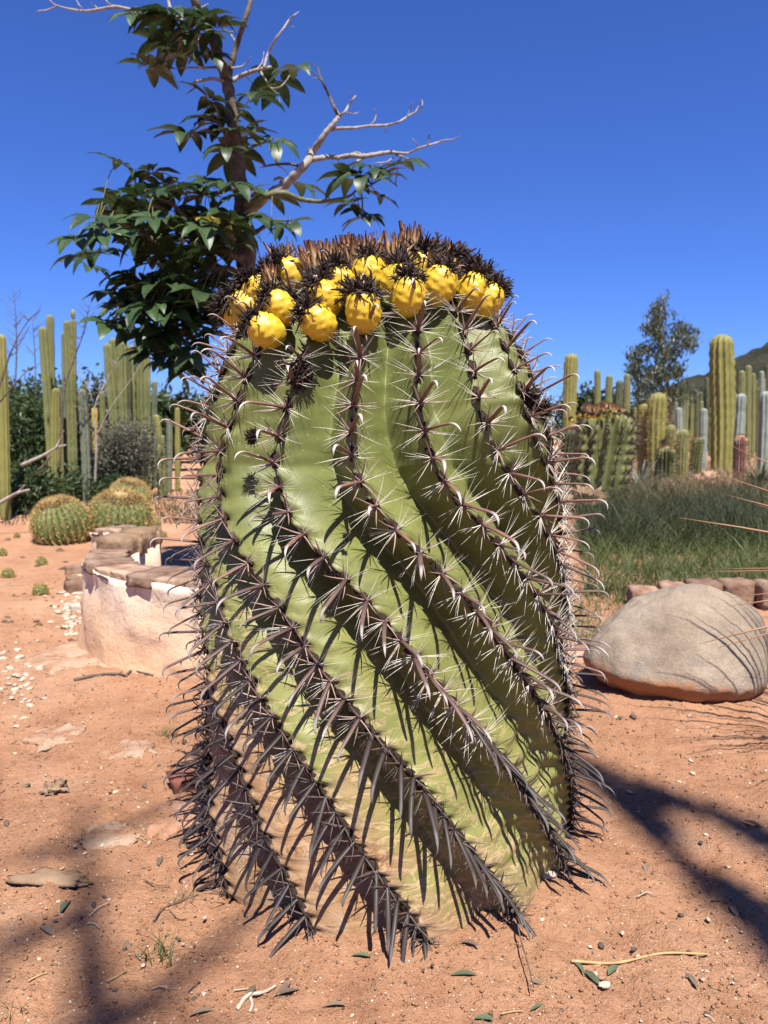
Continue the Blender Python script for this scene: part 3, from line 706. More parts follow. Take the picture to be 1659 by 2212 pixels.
# leafy limbs
limb("branch", [(530, 445), (570, 425), (611, 417), (640, 428), (664, 433), (701, 435), (751, 425), (771, 410)], [.016, .014, .013, .011, .010, .008, .006, .004], 'stalk', TY-.15)
limb("branch", [(530, 590), (484, 585), (440, 568), (400, 551), (350, 530), (300, 500), (250, 490), (203, 480)], [.026, .024, .020, .016, .013, .010, .007, .004], 'bark', TY-.1)
limb("branch", [(526, 560), (490, 545), (460, 530), (430, 500), (400, 470), (370, 440), (330, 425)], [.02, .018, .015, .012, .010, .008, .005], 'bark', TY-.2)
limb("branch", [(532, 640), (480, 640), (430, 650), (380, 650), (330, 650), (280, 650), (245, 690)], [.026, .022, .018, .014, .010, .008, .005], 'bark', TY+.05)
limb("branch", [(532, 690), (470, 690), (420, 700), (385, 730), (385, 780)], [.022, .018, .014, .010, .005], 'bark', TY+.1)
limb("branch", [(524, 500), (545, 505), (570, 490), (590, 476), (630, 478)], [.014, .011, .009, .006, .004], 'bark', TY-.12)
limb("branch", [(512, 340), (498, 320), (486, 290), (470, 265), (445, 245)], [.012, .010, .008, .007, .004], 'bark', TY-.06)
limb("branch", [(514, 330), (530, 325), (560, 312), (585, 304)], [.008, .006, .004, .003], 'stalk', TY-.06)
limb("branch", [(505, 270), (512, 255), (524, 242)], [.008, .006, .004], 'stalk', TY-.08)
limb("branch", [(520, 410), (495, 408), (478, 415), (440, 420), (395, 440)], [.012, .010, .008, .006, .004], 'bark', TY-.12)
limb("branch", [(780, 412), (783, 440), (781, 462)], [.004, .004, .003], 'stalk', TY-.15); limb("branch", [(771, 410), (800, 400), (831, 385), (858, 402)], [.004, .004, .003, .003], 'stalk', TY-.15)
limb("twig", [(585, 190), (600, 205), (607, 230)], [.003, .003, .002], 'stalk')

def palm_leaf(seed, eaten=False):
    rr = np.random.default_rng(seed); mb = MB(); n = int(rr.integers(5, 8)); 
    for j in range(n):
        az = (j-(n-1)/2)*(2.35*math.pi/ (n+2))+rr.uniform(-.1, .1); L = (1.0-.09*abs(j-(n-1)/2))*rr.uniform(.85, 1.1); W = L*rr.uniform(.17, .215)
        dr = rr.uniform(.35, .95); N = 9; u = np.linspace(0, 1, N)
        w = W*np.sin(np.pi*np.clip(u, 0, 1)**.82)**.85*np.where(u > .93, .5, 1); w[0] = .012; w[-1] = .004
        el = .30-dr*u*1.5
        ln = np.concatenate([[0], np.cumsum((np.cos(el[1:])))])/(N-1)*L; zz = np.concatenate([[0], np.cumsum(np.sin(el[1:]))])/(N-1)*L
        c, s_ = math.cos(az), math.sin(az); fold = rr.uniform(.15, .5)
        pts = []
        for i in range(N):
            wob = .02*math.sin(i*2.1+seed)
            for q, dz in ((-1, fold*w[i]), (-.5, fold*w[i]*.55), (0, 0), (.5, fold*w[i]*.55), (1, fold*w[i])):
                x, y = ln[i]+.07, q*w[i]
                pts.append((x*c-y*s_, x*s_+y*c, zz[i]+dz*.8+wob*abs(q)*L*.6))
        mb.add(pts, gridq(N, 5))
    me = mb.mesh("leaf"); return me
LV = [palm_leaf(500+i) for i in range(9)]
for m_ in LV: m_.materials.append(M['leaf'])
LY = palm_leaf(560); LY.materials.append(M['leaf_yellow'])
hubs = [(293, 33), (326, 29), (370, 36), (395, 36), (377, 69), (406, 66), (322, 146), (350, 135), (381, 113), (399, 109), (454, 120), (425, 33), (468, 62), (340, 40), (360, 90), (430, 80), (445, 40),
        (436, 233), (450, 255), (410, 292), (487, 237), (523, 241), (479, 284), (527, 292), (490, 321), (516, 317), (589, 306), (556, 200), (600, 168), (643, 146), (470, 268), (505, 330),
        (261, 430), (302, 426), (315, 409), (349, 406), (383, 409), (393, 447), (203, 470), (230, 507), (166, 514), (217, 545), (180, 555), (274, 501), (346, 524), (478, 419), (437, 423), (582, 423),
        (633, 396), (501, 507), (586, 477), (626, 484), (330, 470), (300, 462), (260, 465), (415, 470), (370, 480), (455, 455), (440, 500), (400, 520), (320, 560), (545, 430), (560, 520), (450, 390), (500, 400),
        (274, 640), (255, 660), (234, 700), (285, 690), (295, 714), (315, 646), (349, 619), (366, 592), (390, 653), (410, 620), (430, 595), (451, 592), (383, 721), (362, 744), (349, 694), (410, 694), (440, 690),
        (451, 653), (330, 600), (390, 788), (375, 760), (430, 560), (470, 560), (480, 620), (470, 670), (300, 670), (330, 720), (410, 740), (490, 600), (505, 560), (355, 660), (420, 660), (460, 720), (400, 590), (345, 635), (250, 630), (310, 610), (385, 680), (435, 630),
        (771, 407), (781, 377), (831, 380), (861, 407), (814, 423), (781, 460), (790, 470), (760, 440), (805, 385)]
_r = random.Random(5)
hubs += [(_r.gauss(370, 55), _r.gauss(670, 55)) for _ in range(46)]+[(_r.gauss(350, 75), _r.gauss(480, 45)) for _ in range(22)]
pet = MB()
for i, (u, v) in enumerate(hubs):
    low = v > 560; Yl = TY+R_(-.45, .25)+(0 if not low else .05)
    if u > 740: Yl = TY-.15+R_(-.1, .1)
    if v < 350: Yl = TY+R_(-.25, .15)
    h = at(u, v, Yl); near = min(skel, key=lambda q: (q-h).length_squared); dv = h-near
    if dv.length > .34: h = near+dv*(.34/dv.length); dv = h-near
    if dv.length < .05: dv = Vector((R_(-1, 1), R_(-1, .2), R_(.2, 1))).normalized()*.08; h = near+dv
    midp = near+dv*.55+Vector((0, 0, .25*dv.length*.5))
    pet.add(*tube(resample([near, midp, h], 7)-np.array(tree_o), [.003, .0026, .0024, .0022, .002, .002, .002], 5))
    az = math.atan2(dv.y, dv.x)+R_(-.9, .9)
    if random.random() < .5: az = math.radians(R_(-170, -10))
    sc = R_(.125, .185)*(1.0 if u < 740 else .85)
    o = obj("leaf", LY if i in (58,) else LV[i % 9], None, tree); o.location = h-tree_o; o.rotation_euler = (R_(-.35, .35), R_(.05, .55), az); o.scale = (sc, sc, sc)
obj("leaf_stalks", pet.mesh("leaf_stalks"), M['stalk'], tree, kind="stuff")

# ------------------------------------------------------------------ columnar cacti
def column(r, h, ribs, seed, lean=(0, 0), dep=.16, rows_=46, taper=.9, notch=0.0, cap=1.0, waist=0):
    rr = np.random.default_rng(seed); k = 8; nc = ribs*k
    hc = r*cap; z = np.concatenate([np.linspace(-.05, h-hc, rows_), h-hc+hc*np.sin(np.linspace(0, np.pi/2, 12))[1:]])
    R0 = r*np.interp(z, [0, h*.35, h*.8, h], [taper, 1.0, 1.0, .93]); q = np.clip((z-(h-hc))/hc, 0, 1); R0 = R0*np.sqrt(np.maximum(1-q**2, .0004))
    R0 = R0*(1+.035*nz(z*1.5/max(r*8, .3), z*0, 0, seed % 50))
    if waist: R0 = R0*(1-.13*np.exp(-((z-h*waist)/(r*.35))**2))
    a = np.arange(nc)*2*np.pi/nc+rr.uniform(0, 1); t = (np.arange(nc) % k)/k
    f = np.sin(np.pi*t)**.8
    nt = 1+notch*np.cos(2*np.pi*z/(r*.33))[:, None]*np.clip(1-np.minimum(t, 1-t)*5, 0, 1)[None]
    Rg = R0[:, None]*(1-dep*f[None]*np.clip(1.1-q[:, None]*.5, 0, 1))*nt
    ox = lean[0]*(z/h)**1.5; oy = lean[1]*(z/h)**1.5
    ox = ox+.25*r*np.sin(z/h*3+rr.uniform(0, 6))*(z/h); oy = oy+.25*r*np.cos(z/h*2.6)*(z/h)
    return np.stack([ox[:, None]+Rg*np.cos(a), oy[:, None]+Rg*np.sin(a), z[:, None]+0*Rg], -1).reshape(-1, 3), gridq(len(z), nc, True), (z, R0, ox, oy, a[::k])
def col_spines(info, seed, ln, n_per=3, step=.06, w=.0025):
    z, R0, ox, oy, ra = info; rr = np.random.default_rng(seed); mb = []
    zs = np.arange(.05, z[-1]-.005, step); V = []; F = []; c = 0
    for zz in zs:
        r = np.interp(zz, z, R0); x0 = np.interp(zz, z, ox); y0 = np.interp(zz, z, oy)
        for a in ra:
            if math.sin(a) > .45: continue
            b = np.array([x0+r*math.cos(a), y0+r*math.sin(a), zz])
            for j in range(n_per):
                d = np.array([math.cos(a), math.sin(a), .1])+rr.normal(size=3)*.7; d /= np.linalg.norm(d); l_ = ln*rr.uniform(.5, 1.2)
                sd = np.cross(d, rr.normal(size=3)); sd /= np.linalg.norm(sd)
                V += [b-d*.1*l_+sd*w, b-d*.1*l_-sd*w, b+d*l_]; F.append((c, c+1, c+2)); c += 3
    return np.array(V), np.array(F)
def px_col(u, vt, w, Y, material, seed, label=None, group=None, root=None, name="columnar_cactus", ribs=11, lean=(0, 0), spines=None, dep=.16, notch=.04, cap=1.0, ub=None, base_z=None, waist=0):
    tp = at(u, vt, Y); b = at(u if ub is None else ub, 933, Y); z0 = G(b.x, Y)-.02
    if base_z is not None: z0 = base_z
    r = w/2/FP*Y; h = tp.z-z0; ln = (lean[0]+tp.x-b.x, lean[1])
    V, F, info = column(r, h, ribs, seed, ln, dep, notch=notch, cap=cap, waist=waist)
    if root is None:
        if spines or label is None or True:
            t = thing(name, label, "cactus", (b.x, Y, z0), group); obj("stem", mesh("stem", V, F), M[material], t)
            if spines: obj("spines", mesh("spines", *col_spines(info, seed, *spines[1:]), smooth=False), M[spines[0]], t, kind="stuff")
            return t
    o = obj("stem", mesh("stem", V, F), M[material], root); o.location = Vector((b.x, Y, z0))-root.location
    if spines: obj("spines", mesh("spines", *col_spines(info, seed, *spines[1:]), smooth=False), M[spines[0]], o, kind="stuff")
    return o
# left clump
cl = thing("columnar_cactus", "clump of tall ribbed green columns, one tipped with a yellow bud, behind golden barrels", "cactus", (at(140, 1080, 8.2).x, 8.2, 0))
SPL = ('radial_old', .035, 2, .09, .003)
for (u, ub, vt, w, m_, Y, sd) in ((107, 108, 680, 17, 'col_green', 8.5, 1), (95, 108, 706, 19, 'col_green', 8.2, 2), (147, 150, 693, 15, 'col_green', 8.3, 3), (159, 157, 690, 14, 'col_green', 8.2, 4), (137, 142, 718, 12, 'col_grey', 8.4, 5),
                            (124, 112, 838, 19, 'col_yellow', 8.0, 6), (129, 128, 832, 12, 'col_grey', 8.2, 7), (176, 183, 840, 20, 'col_grey', 7.9, 8), (183, 190, 830, 14, 'col_dark', 8.2, 9), (133, 128, 900, 8, 'col_yellow', 7.9, 10), (165, 165, 860, 16, 'col_dark', 8.6, 11)):
    px_col(u, vt, w, Y, m_, sd, root=cl, ub=ub, ribs=9, spines=SPL if sd in (8, 4, 9) else None, dep=.3)
v_, f_ = lump(77, 12, 8, .15, (.022, .022, .045)); o = obj("bud", mesh("bud", v_, f_), M['col_yellow'], cl); o.location = at(157.5, 678, 8.2)-cl.location
v_, f_ = lump(78, 12, 8, .15, (.016, .016, .06)); o2 = obj("bud", mesh("bud", v_, f_), M['col_dark'], cl); o2.location = at(158.2, 690, 8.2)-cl.location
cl2 = thing("columnar_cactus", "dense clump of thick dull green columns rising behind the grey bush", "cactus", (at(280, 1040, 10.0).x, 10.0, 0))
for (u, ub, vt, w, m_, Y, sd) in ((232, 252, 742, 20, 'col_green', 10.0, 21), (248, 262, 730, 22, 'col_green', 10.2, 22), (264, 270, 738, 22, 'col_green', 9.9, 23), (282, 284, 745, 24, 'col_green', 10.1, 24), (298, 297, 728, 18, 'col_green', 10.2, 25), (310, 308, 722, 16, 'col_green', 10.1, 26), (320, 316, 757, 15, 'col_green', 9.8, 27), (274, 276, 760, 14, 'col_dark', 9.9, 28), (336, 330, 822, 12, 'col_grey', 10.3, 29)):
    px_col(u, vt, w, Y, m_, sd, root=cl2, ub=ub, ribs=10, dep=.3, spines=('radial_old', .03, 2, .1, .003) if sd in (23, 26) else None)
px_col(3, 722, 24, 6.6, 'col_yellow', 31, "single yellow-green column with short curled side arms beside the dark bush", ribs=9, dep=.2)
px_col(204, 880, 13, 8.8, 'col_gold', 32, "bright golden yellow column beside the blue-grey stems", ribs=8, ub=208)
px_col(222, 845, 13, 10.5, 'col_green', 33, "short green column between the two big clumps", ribs=9)
t = thing("columnar_cactus", "leaning yellow-green stems at the foot of the dense clump", "cactus", (at(350, 1000, 9.2).x, 9.2, 0))
for (u, ub, vt, w, m_, Y, sd) in ((336, 352, 895, 14, 'col_yellow', 9.2, 41), (352, 350, 940, 12, 'col_green', 9.0, 42), (366, 362, 905, 14, 'col_grey', 9.6, 43), (385, 380, 880, 12, 'col_yellow', 9.8, 44), (344, 342, 960, 12, 'col_green', 8.8, 45)):
    px_col(u, vt, w, Y, m_, sd, root=t, ub=ub, ribs=8)
# right-hand field
px_col(1563, 723, 53, 13.8, 'col_yellow', 51, "tallest thick green-yellow column with bumpy ribs, standing alone before the hill", ribs=12, dep=.2, notch=.05, cap=.9)
px_col(1233, 764, 29, 12.5, 'col_yellow', 52, "stout round-topped column standing left of the fruiting barrel cactus", ribs=13, dep=.13, cap=.8, spines=('gold_spine', .04, 2, .08, .003))
D4 = [(1290, 799, 14, 16, 'col_green', "slim column with a small side bump, nearest the round-topped stout column"), (1314, 810, 15, 16.5, 'col_green', "slim smooth column, second from the round-topped stout column"),
      (1336, 821, 17, 15.5, 'col_dark', "column standing between slim green columns, its side shadow put into the skin colour"), (1353, 807, 15, 16.2, 'col_green', "slim column touching the crown of the grey-green tree")]
for i, (u, vt, w, Y, m_, lb) in enumerate(D4): px_col(u, vt, w, Y, m_, 60+i, lb, ribs=10, cap=.9)
hc = thing("columnar_cactus", "pair of hairy golden-spined columns with two small offsets", "cactus", (at(1415, 990, 11).x, 11, 0))
for (u, vt, w, Y, m_, sd, st_) in ((1422, 848, 40, 11.0, 'col_yellow', 71, .04), (1391, 872, 24, 11.2, 'col_yellow', 72, .04), (1452, 917, 24, 10.8, 'col_green', 73, .04), (1477, 927, 26, 10.6, 'col_green', 74, .04)):
    px_col(u, vt, w, Y, m_, sd, root=hc, ribs=12, dep=.15, spines=('gold_spine', .07, 4, st_, .0022))
for i, (u, vt, w, Y, m_, lb, wst) in enumerate(((1520, 882, 17, 12.5, 'col_blue', "short pale blue-green column with a waist, left of the tallest column", .62), (1468, 880, 16, 15, 'col_blue', "small white-ribbed blue column by the thin tree trunk", 0),
        (1598, 850, 22, 12.5, 'col_blue', "pale ribbed blue-green column just right of the tallest column", .8), (1653, 845, 27, 12, 'col_blue', "broad pale blue-green column with dark rib valleys above the agaves", 0),
        (1600, 800, 15, 17, 'col_green', "spiny-topped green column behind the pale ribbed one", 0), (1617, 789, 15, 18, 'col_green', "tall green column with hairy crown against the hillside", 0), (1646, 801, 11, 17, 'col_blue', "pale column with a dark shaded lower half against the hillside", 0), (1661, 788, 14, 16, 'col_green', "green column at the foot of the hill beside a pale slim one", 0))):
    px_col(u, vt, w, Y, m_, 80+i, lb, ribs=9, cap=.9, waist=wst, dep=.2)
for i in range(34):
    u = [1527, 1506, 1514, 1475, 1482, 1495, 1488, 1628, 1634, 1640, 1622, 1612, 1583, 1590, 1606, 1460, 1444, 1535, 1541, 1380, 1372, 1403, 1270, 1258, 1332, 1670, 1690, 1710, 1575, 1502, 1470, 1626, 1650, 1515][i]
    vt = [815, 841, 846, 862, 850, 858, 872, 806, 822, 838, 846, 860, 870, 852, 868, 868, 860, 870, 858, 862, 880, 866, 842, 860, 850, 810, 830, 800, 838, 872, 846, 830, 818, 866][i]
    px_col(u, vt, R_(7, 12), R_(19, 30), random.choice(['col_green', 'col_green', 'col_grey', 'col_dark']), 120+i, "slim green columnar cactus in the crowded far cactus field", "columns of the far cactus field", ribs=8, cap=.9)
# tall bare trees standing behind the photographer: their shadows cross the foreground
def back_col(x, y, r, h, sd, lean, lb):
    rr = np.random.default_rng(sd); n = 40; z = np.linspace(-.3, h, n); q = z/h
    P = np.stack([lean[0]*q**1.5+.05*np.sin(q*9+sd)*q, .05*np.cos(q*7+sd)*q, z], 1); mb = MB(); mb.add(*tube(P, r*np.interp(q, [0, .7, .97, 1], [1.4, 1.05, .85, .4]), 12))
    t = thing("bare_tree", lb, "tree", (x, y, 0)); obj("trunk", mb.mesh("trunk"), M['bark'], t)
    for j in range(5):
        f = .80+.04*j; b = np.array([np.interp(f, q, P[:, 0]), np.interp(f, q, P[:, 1]), f*h]); a = rr.uniform(0, 6.28); e = b+np.array([math.cos(a)*.35, math.sin(a)*.35, .5])
        mb = MB(); mb.add(*tube(resample([b, (b+e)/2+np.array([0, 0, -.05]), e], 8), np.linspace(r*.4, r*.12, 8), 6)); obj("branch", mb.mesh("branch"), M['bark'], t)
def shadow_base(xe, ye, h): return xe+SUN.x/SUN.z*h, ye+SUN.y/SUN.z*h
for xe, ye, h, r, sd, ln, lb in ((.52, 1.74, 8.0, .145, 91, (.32, 0), "thick tall bare tree behind the photographer, shading the soil by the cactus"), (-.62, 1.42, 6.6, .044, 92, (.72, 0), "thin tall bare tree behind the photographer"),
                            (-.50, 1.22, 6.8, .046, 93, (1.15, 0), "slender leaning bare tree behind the photographer"), (-.33, 1.03, 6.8, .085, 94, (2.1, 0), "bent tall bare tree behind the photographer"), (.80, 1.42, 9.0, .14, 95, (.3, 0), "second thick bare tree behind the photographer, beside the first"), (.10, .98, 10., .10, 96, (.5, 0), "straight high bare tree behind the photographer, its shadow reaching the cactus foot")):
    bx, by = shadow_base(xe, ye, h); back_col(bx-ln[0], by, r, h, sd, ln, lb)

# ------------------------------------------------------------------ boulder on the right
def boulder():
    nu, nv = 130, 80
    th = np.linspace(0, np.pi, nv)[:, None]; ph = np.linspace(0, 2*np.pi, nu, endpoint=False)[None]
    x = np.sin(th)*np.cos(ph); y = np.sin(th)*np.sin(ph); z = np.cos(th)+0*ph
    up_ = z > 0
    Xb = x*.252; Yb = y*.205; Zb = np.where(up_, np.abs(z)**.95*.228, z*.12)
    Xb = Xb+np.where(up_, z*.04, -z*.02)                       # the crest lies right of the middle
    Zb = Zb-.035*np.clip(-x-.15, 0, 1)*np.clip(z*1.6, 0, 1)+.03*np.clip(x-.1, 0, 1)*np.clip(z*1.6, 0, 1)
    Yb = Yb+.05*np.clip(z, 0, 1)+.05*np.clip(-z, 0, 1)*(y < 0)   # front leans back, foot undercut
    k = 1+.020*fbm(Xb*3.2, Yb*3.2, Zb*3.2, 3, 31)
    V = np.stack([Xb*k, Yb*k, Zb*k+.085+.003*nz(Xb*16, Yb*16, Zb*16, 33)], -1)
    return V.reshape(-1, 3), gridq(nv, nu, True)[:, ::-1]
rb = gp(1462, 1500)
v_, f_ = boulder()
o = obj("boulder", mesh("boulder", v_, f_), M['rock'], loc=(.838, 2.19, -.012)); o.rotation_euler = (0, math.radians(3), math.radians(-8))
tag(o, "large rounded beige boulder with soil-stained foot, half sunk in the orange soil", "boulder")
# ------------------------------------------------------------------ brick edging behind it
be = thing("brick_edging", "row of rough reddish bricks edging the grass behind the boulder", "edging", (1.15, 3.35, 0))
for i in range(9):
    v_, f_ = box(R_(.105, .125), R_(.11, .13), R_(.10, .125), 200+i, amp=.05); p = Vector((1.135+.122*i+R_(-.006, .006), 3.36-.035*i+R_(-.012, .012), 0))
    o = obj("brick", mesh("brick", v_, f_), M['brick'], be); o.location = Vector((p.x, p.y, G(p.x, p.y)-.012))-be.location; o.rotation_euler = (R_(-.05, .05), R_(-.04, .04), R_(-.12, .12))
# ------------------------------------------------------------------ plastered planter wall on the left
PATH = resample([(-.10, 2.42, 0), (-.42, 2.34, 0), (-.70, 2.44, 0), (-.92, 2.62, 0), (-1.03, 2.88, 0), (-1.03, 3.10, 0), (-1.03, 3.32, 0), (-1.14, 3.52, 0), (-1.32, 3.66, 0)], 90)[:, :2]
tn = np.gradient(PATH, axis=0); tn /= np.linalg.norm(tn, axis=1)[:, None]; nm = np.stack([-tn[:, 1], tn[:, 0]], 1)*-1
# nm: outward (towards the viewer side on the front stretch)
if nm[20][1] > 0: nm = -nm
HW = .292
def wall_section(u):
    out = .085+.035*(1-u)**2; return out
wv_ = []; NU = 14
for i, (q, d) in enumerate(zip(PATH, nm)):
    gz0 = G(q[0], q[1])
    for j in range(NU):
        u = j/(NU-1); off = wall_section(u)+.010*nz(i*.06, u*1.4, 0, 41)+.006*nz(i*.2, u*4, 0, 42); wv_.append((q[0]+d[0]*off, q[1]+d[1]*off, gz0-.04+u*(HW+.04)+(0 if u < .9 else .008*nz(i*.15, 0, 0, 44))))
    for u in (1.0, .5, 0.0):
        off = -.06+.01*nz(i*.1, u*2, 0, 43); wv_.append((q[0]+d[0]*off, q[1]+d[1]*off, gz0-.04+u*(HW+.03)))
F_ = gridq(len(PATH), NU+3)
pw = thing("planter_wall", "low curved planter wall of stained white plaster with a reddish stone coping", "wall", (PATH[0][0], PATH[0][1], 0))
WO = np.array([PATH[0][0], PATH[0][1], 0])
def plaster_mat():
    m, n, l, b = mat("stained plaster", .95, .1)
    mp = n.new("ShaderNodeMapping"); mp.inputs["Scale"].default_value = (16, 16, 3.2)
    tc = n.new("ShaderNodeTexCoord"); tc.name = "TC"; l.new(tc.outputs["Object"], mp.inputs[0])
    st = noise(n, l, 1., 7, .65, vec=mp.outputs[0], dist=.6)
    c = ramp(n, l, st, [(.3, (.46, .33, .23)), (.48, (.72, .59, .45)), (.7, (.86, .75, .61))])
    g = n.new("ShaderNodeSeparateXYZ"); l.new(tc.outputs["Object"], g.inputs[0])
    zz = math_(n, l, 'ADD', g.outputs[2], math_(n, l, 'MULTIPLY', math_(n, l, 'SUBTRACT', noise(n, l, 7, 6, .7), .5), .22))
    c = mix(n, l, ramp(n, l, zz, [(.04, .95), (.20, .45), (.29, .05)]), c, (.66, .40, .235))
    c = mix(n, l, ramp(n, l, noise(n, l, 45, 4, .7), [(.64, 0.), (.74, .7)]), c, (.33, .22, .16))
    l.new(c, b.inputs["Base Color"]); bump(n, l, b, math_(n, l, 'ADD', st, noise(n, l, 60, 5, .7)), .6, .008); return m
obj("plaster", mesh("plaster", np.array(wv_)-WO, F_), plaster_mat(), pw)
i = 4
while i < 88:
    q = PATH[i]; d = nm[i]; ang = math.atan2(tn[i][1], tn[i][0]); L = R_(.085, .14); step = int(L/.0385)+1
    w = R_(.13, .17); hh = R_(.026, .040)
    big = 52 <= i <= 70
    if big: hh = R_(.07, .10); L = R_(.12, .15)
    v_, f_ = box(L, w, hh, 230+i, amp=.07)
    o = obj("coping_stone", mesh("coping_stone", v_, f_), M['brown_stone'] if big else M['brick'], pw)
    o.location = Vector((q[0]+d[0]*.012, q[1]+d[1]*.012, HW+G(q[0], q[1])-(.015 if not big else .03)))-Vector(WO); o.rotation_euler = (R_(-.05, .05), R_(-.06, .06), ang+R_(-.12, .12))
    i += max(2, step)
# loose stones stacked at the wall's outer end
ls = [(168, 1262, .085, 'brick'), (163, 1250, .06, 'brown_stone'), (172, 1300, .05, 'pale_stone'), (160, 1225, .07, 'brick'), (350, 1225, .06, 'brown_stone'), (300, 1220, .05, 'brown_stone')]
for i, (u, v, s_, m_) in enumerate(ls):
    p = gp(u, v+14); V_, F2 = box(s_*1.3, s_, s_*.8, 270+i, amp=.1)
    o = obj("stone", mesh("stone", V_, F2), M[m_], loc=(p.x, p.y, G(p.x, p.y)-.01)); o.rotation_euler = (0, 0, R_(0, 3))
    tag(o, ["dark red block wedged at the outer foot of the planter wall", "brown block leaning on the outer end of the planter wall", "small pale stone at the foot of the wall corner", "red block near the far corner of the planter wall", "brown stone inside the planter beside dry stems", "flat brown stone inside the planter wall"][i], "stone")
# ------------------------------------------------------------------ golden barrel cacti
def golden(r, hf, ribs, seed, small=False):
    k = 6 if not small else 4; nv = 40 if not small else 16; nc = ribs*k
    th = np.linspace(.02, np.pi*.86, nv)[:, None]; a = np.arange(nc)[None]*2*np.pi/nc; t = (np.arange(nc) % k)/k
    f = np.sin(np.pi*t)[None]; R0 = r*np.sin(th)*(1-.11*f*np.clip(np.sin(th)*1.6, 0, 1)); Zz = hf*r*(np.cos(th)+.78)*1.0+0*a
    Zz = Zz-.10*r*np.exp(-(th/.35)**2)
    V = np.stack([R0*np.cos(a), R0*np.sin(a), Zz], -1).reshape(-1, 3)
    rr = np.random.default_rng(seed); P = []; Fq = []; c = 0; sl = r*.16 if not small else r*.5; nst = 26 if not small else 9
    for q in np.linspace(.28, np.pi*.80, nst):
        for j in range(ribs):
            aj = j*2*np.pi/ribs; n_ = np.array([math.sin(q)*math.cos(aj), math.sin(q)*math.sin(aj), math.cos(q)])
            b = np.array([r*math.sin(q)*math.cos(aj), r*math.sin(q)*math.sin(aj), hf*r*(math.cos(q)+.78)])
            for e_ in range(10 if not small else 7):
                d = n_*.75+rr.normal(size=3)*.62; d /= np.linalg.norm(d); l_ = sl*rr.uniform(.6, 1.25); sd = np.cross(d, rr.normal(size=3)); sd /= np.linalg.norm(sd)
                w = .0019 if not small else .0012
                P += [b+sd*w, b-sd*w, b+d*l_]; Fq.append((c, c+1, c+2)); c += 3
    return V, gridq(nv, nc, True), np.array(P), np.array(Fq)
def put_golden(u, v, w, label, seed, tilt=(0, 0, 0), hf=.9, ribs=26, crown=True, Y=None):
    p = gp(u, v); r = w/2/FP*p.y; V, F, P, Q = golden(r, hf, ribs, seed)
    t = thing("golden_barrel_cactus", label, "cactus", (p.x, p.y+r*.8, G(p.x, p.y+r*.8)-.02)); t.rotation_euler = tilt
    obj("body", mesh("golden_body", V, F), M['gold_skin'], t); obj("spines", mesh("golden_spines", P, Q, False), M['gold_spine'], t, kind="stuff")
    if crown:
        for nme, r0, hgt, m_, sd in (("crown_wool", .36, .06, 'gold_wool', 1), ("crown_remains", .58, .05, 'brown_wool', 2)):
            mb = MB(); rr = np.random.default_rng(seed+sd)
            for j in range(420 if sd == 2 else 200):
                a = rr.uniform(0, 6.283); q = r*(rr.uniform(.0, .34) if sd == 1 else rr.uniform(.32, .60)); th = math.asin(min(q/r, .99)); zc = hf*r*(math.cos(th)+.78)-.10*r*math.exp(-(th/.35)**2)
                d = np.array([math.cos(a)*.35, math.sin(a)*.35, 1])+rr.normal(size=3)*.35; d /= np.linalg.norm(d); b = np.array([q*math.cos(a), q*math.sin(a), zc-.004])
                sd_ = np.cross(d, rr.normal(size=3)); sd_ /= np.linalg.norm(sd_); w_ = r*.022; h_ = r*rr.uniform(.06, .16)
                mb.add([b+sd_*w_, b-sd_*w_, b+d*h_, b+np.cross(d, sd_)*w_], [(0, 1, 2), (1, 3, 2), (3, 0, 2)])
            obj(nme, mb.mesh(nme, False), M[m_], t, kind="stuff")
    return t
put_golden(126, 1176, 122, "golden barrel cactus leaning left, its brown crown facing the bushes", 401, (math.radians(8), math.radians(-14), .3), .98)
put_golden(240, 1168, 138, "golden barrel cactus with a sunken yellow crown ringed by brown wool", 402, (math.radians(16), math.radians(7), .1), .92)
put_golden(262, 1108, 92, "golden barrel cactus sitting furthest back, pressed against the dark foliage", 403, (math.radians(10), math.radians(10), .5), .95)
for i, (u, v, w) in enumerate(((88, 1284, 32), (17, 1246, 26), (90, 1220, 22), (4, 1204, 20), (37, 1162, 13), (335, 1140, 24), (30, 1290, 9), (352, 1160, 16))):
    p = gp(u, v); r = w/2/FP*p.y; V, F, P, Q = golden(r, 1.0, 14, 420+i, True)
    t = thing("golden_barrel_cactus", ["fist-sized golden barrel seedling nearest the planter wall", "round golden barrel seedling out on the open soil", "golden barrel seedling in front of the leaning golden barrel", "golden barrel seedling alone beside dark clods", "tiny golden barrel seedling near the bush shade", "small golden barrel beyond the planter wall", "thumb-sized golden barrel seedling", "small golden barrel behind the brown coping blocks"][i], "cactus", (p.x, p.y, G(p.x, p.y)-.008), None)
    obj("body", mesh("seedling_body", V, F), M['gold_skin'], t); obj("spines", mesh("seedling_spines", P, Q, False), M['gold_spine'], t, kind="stuff")

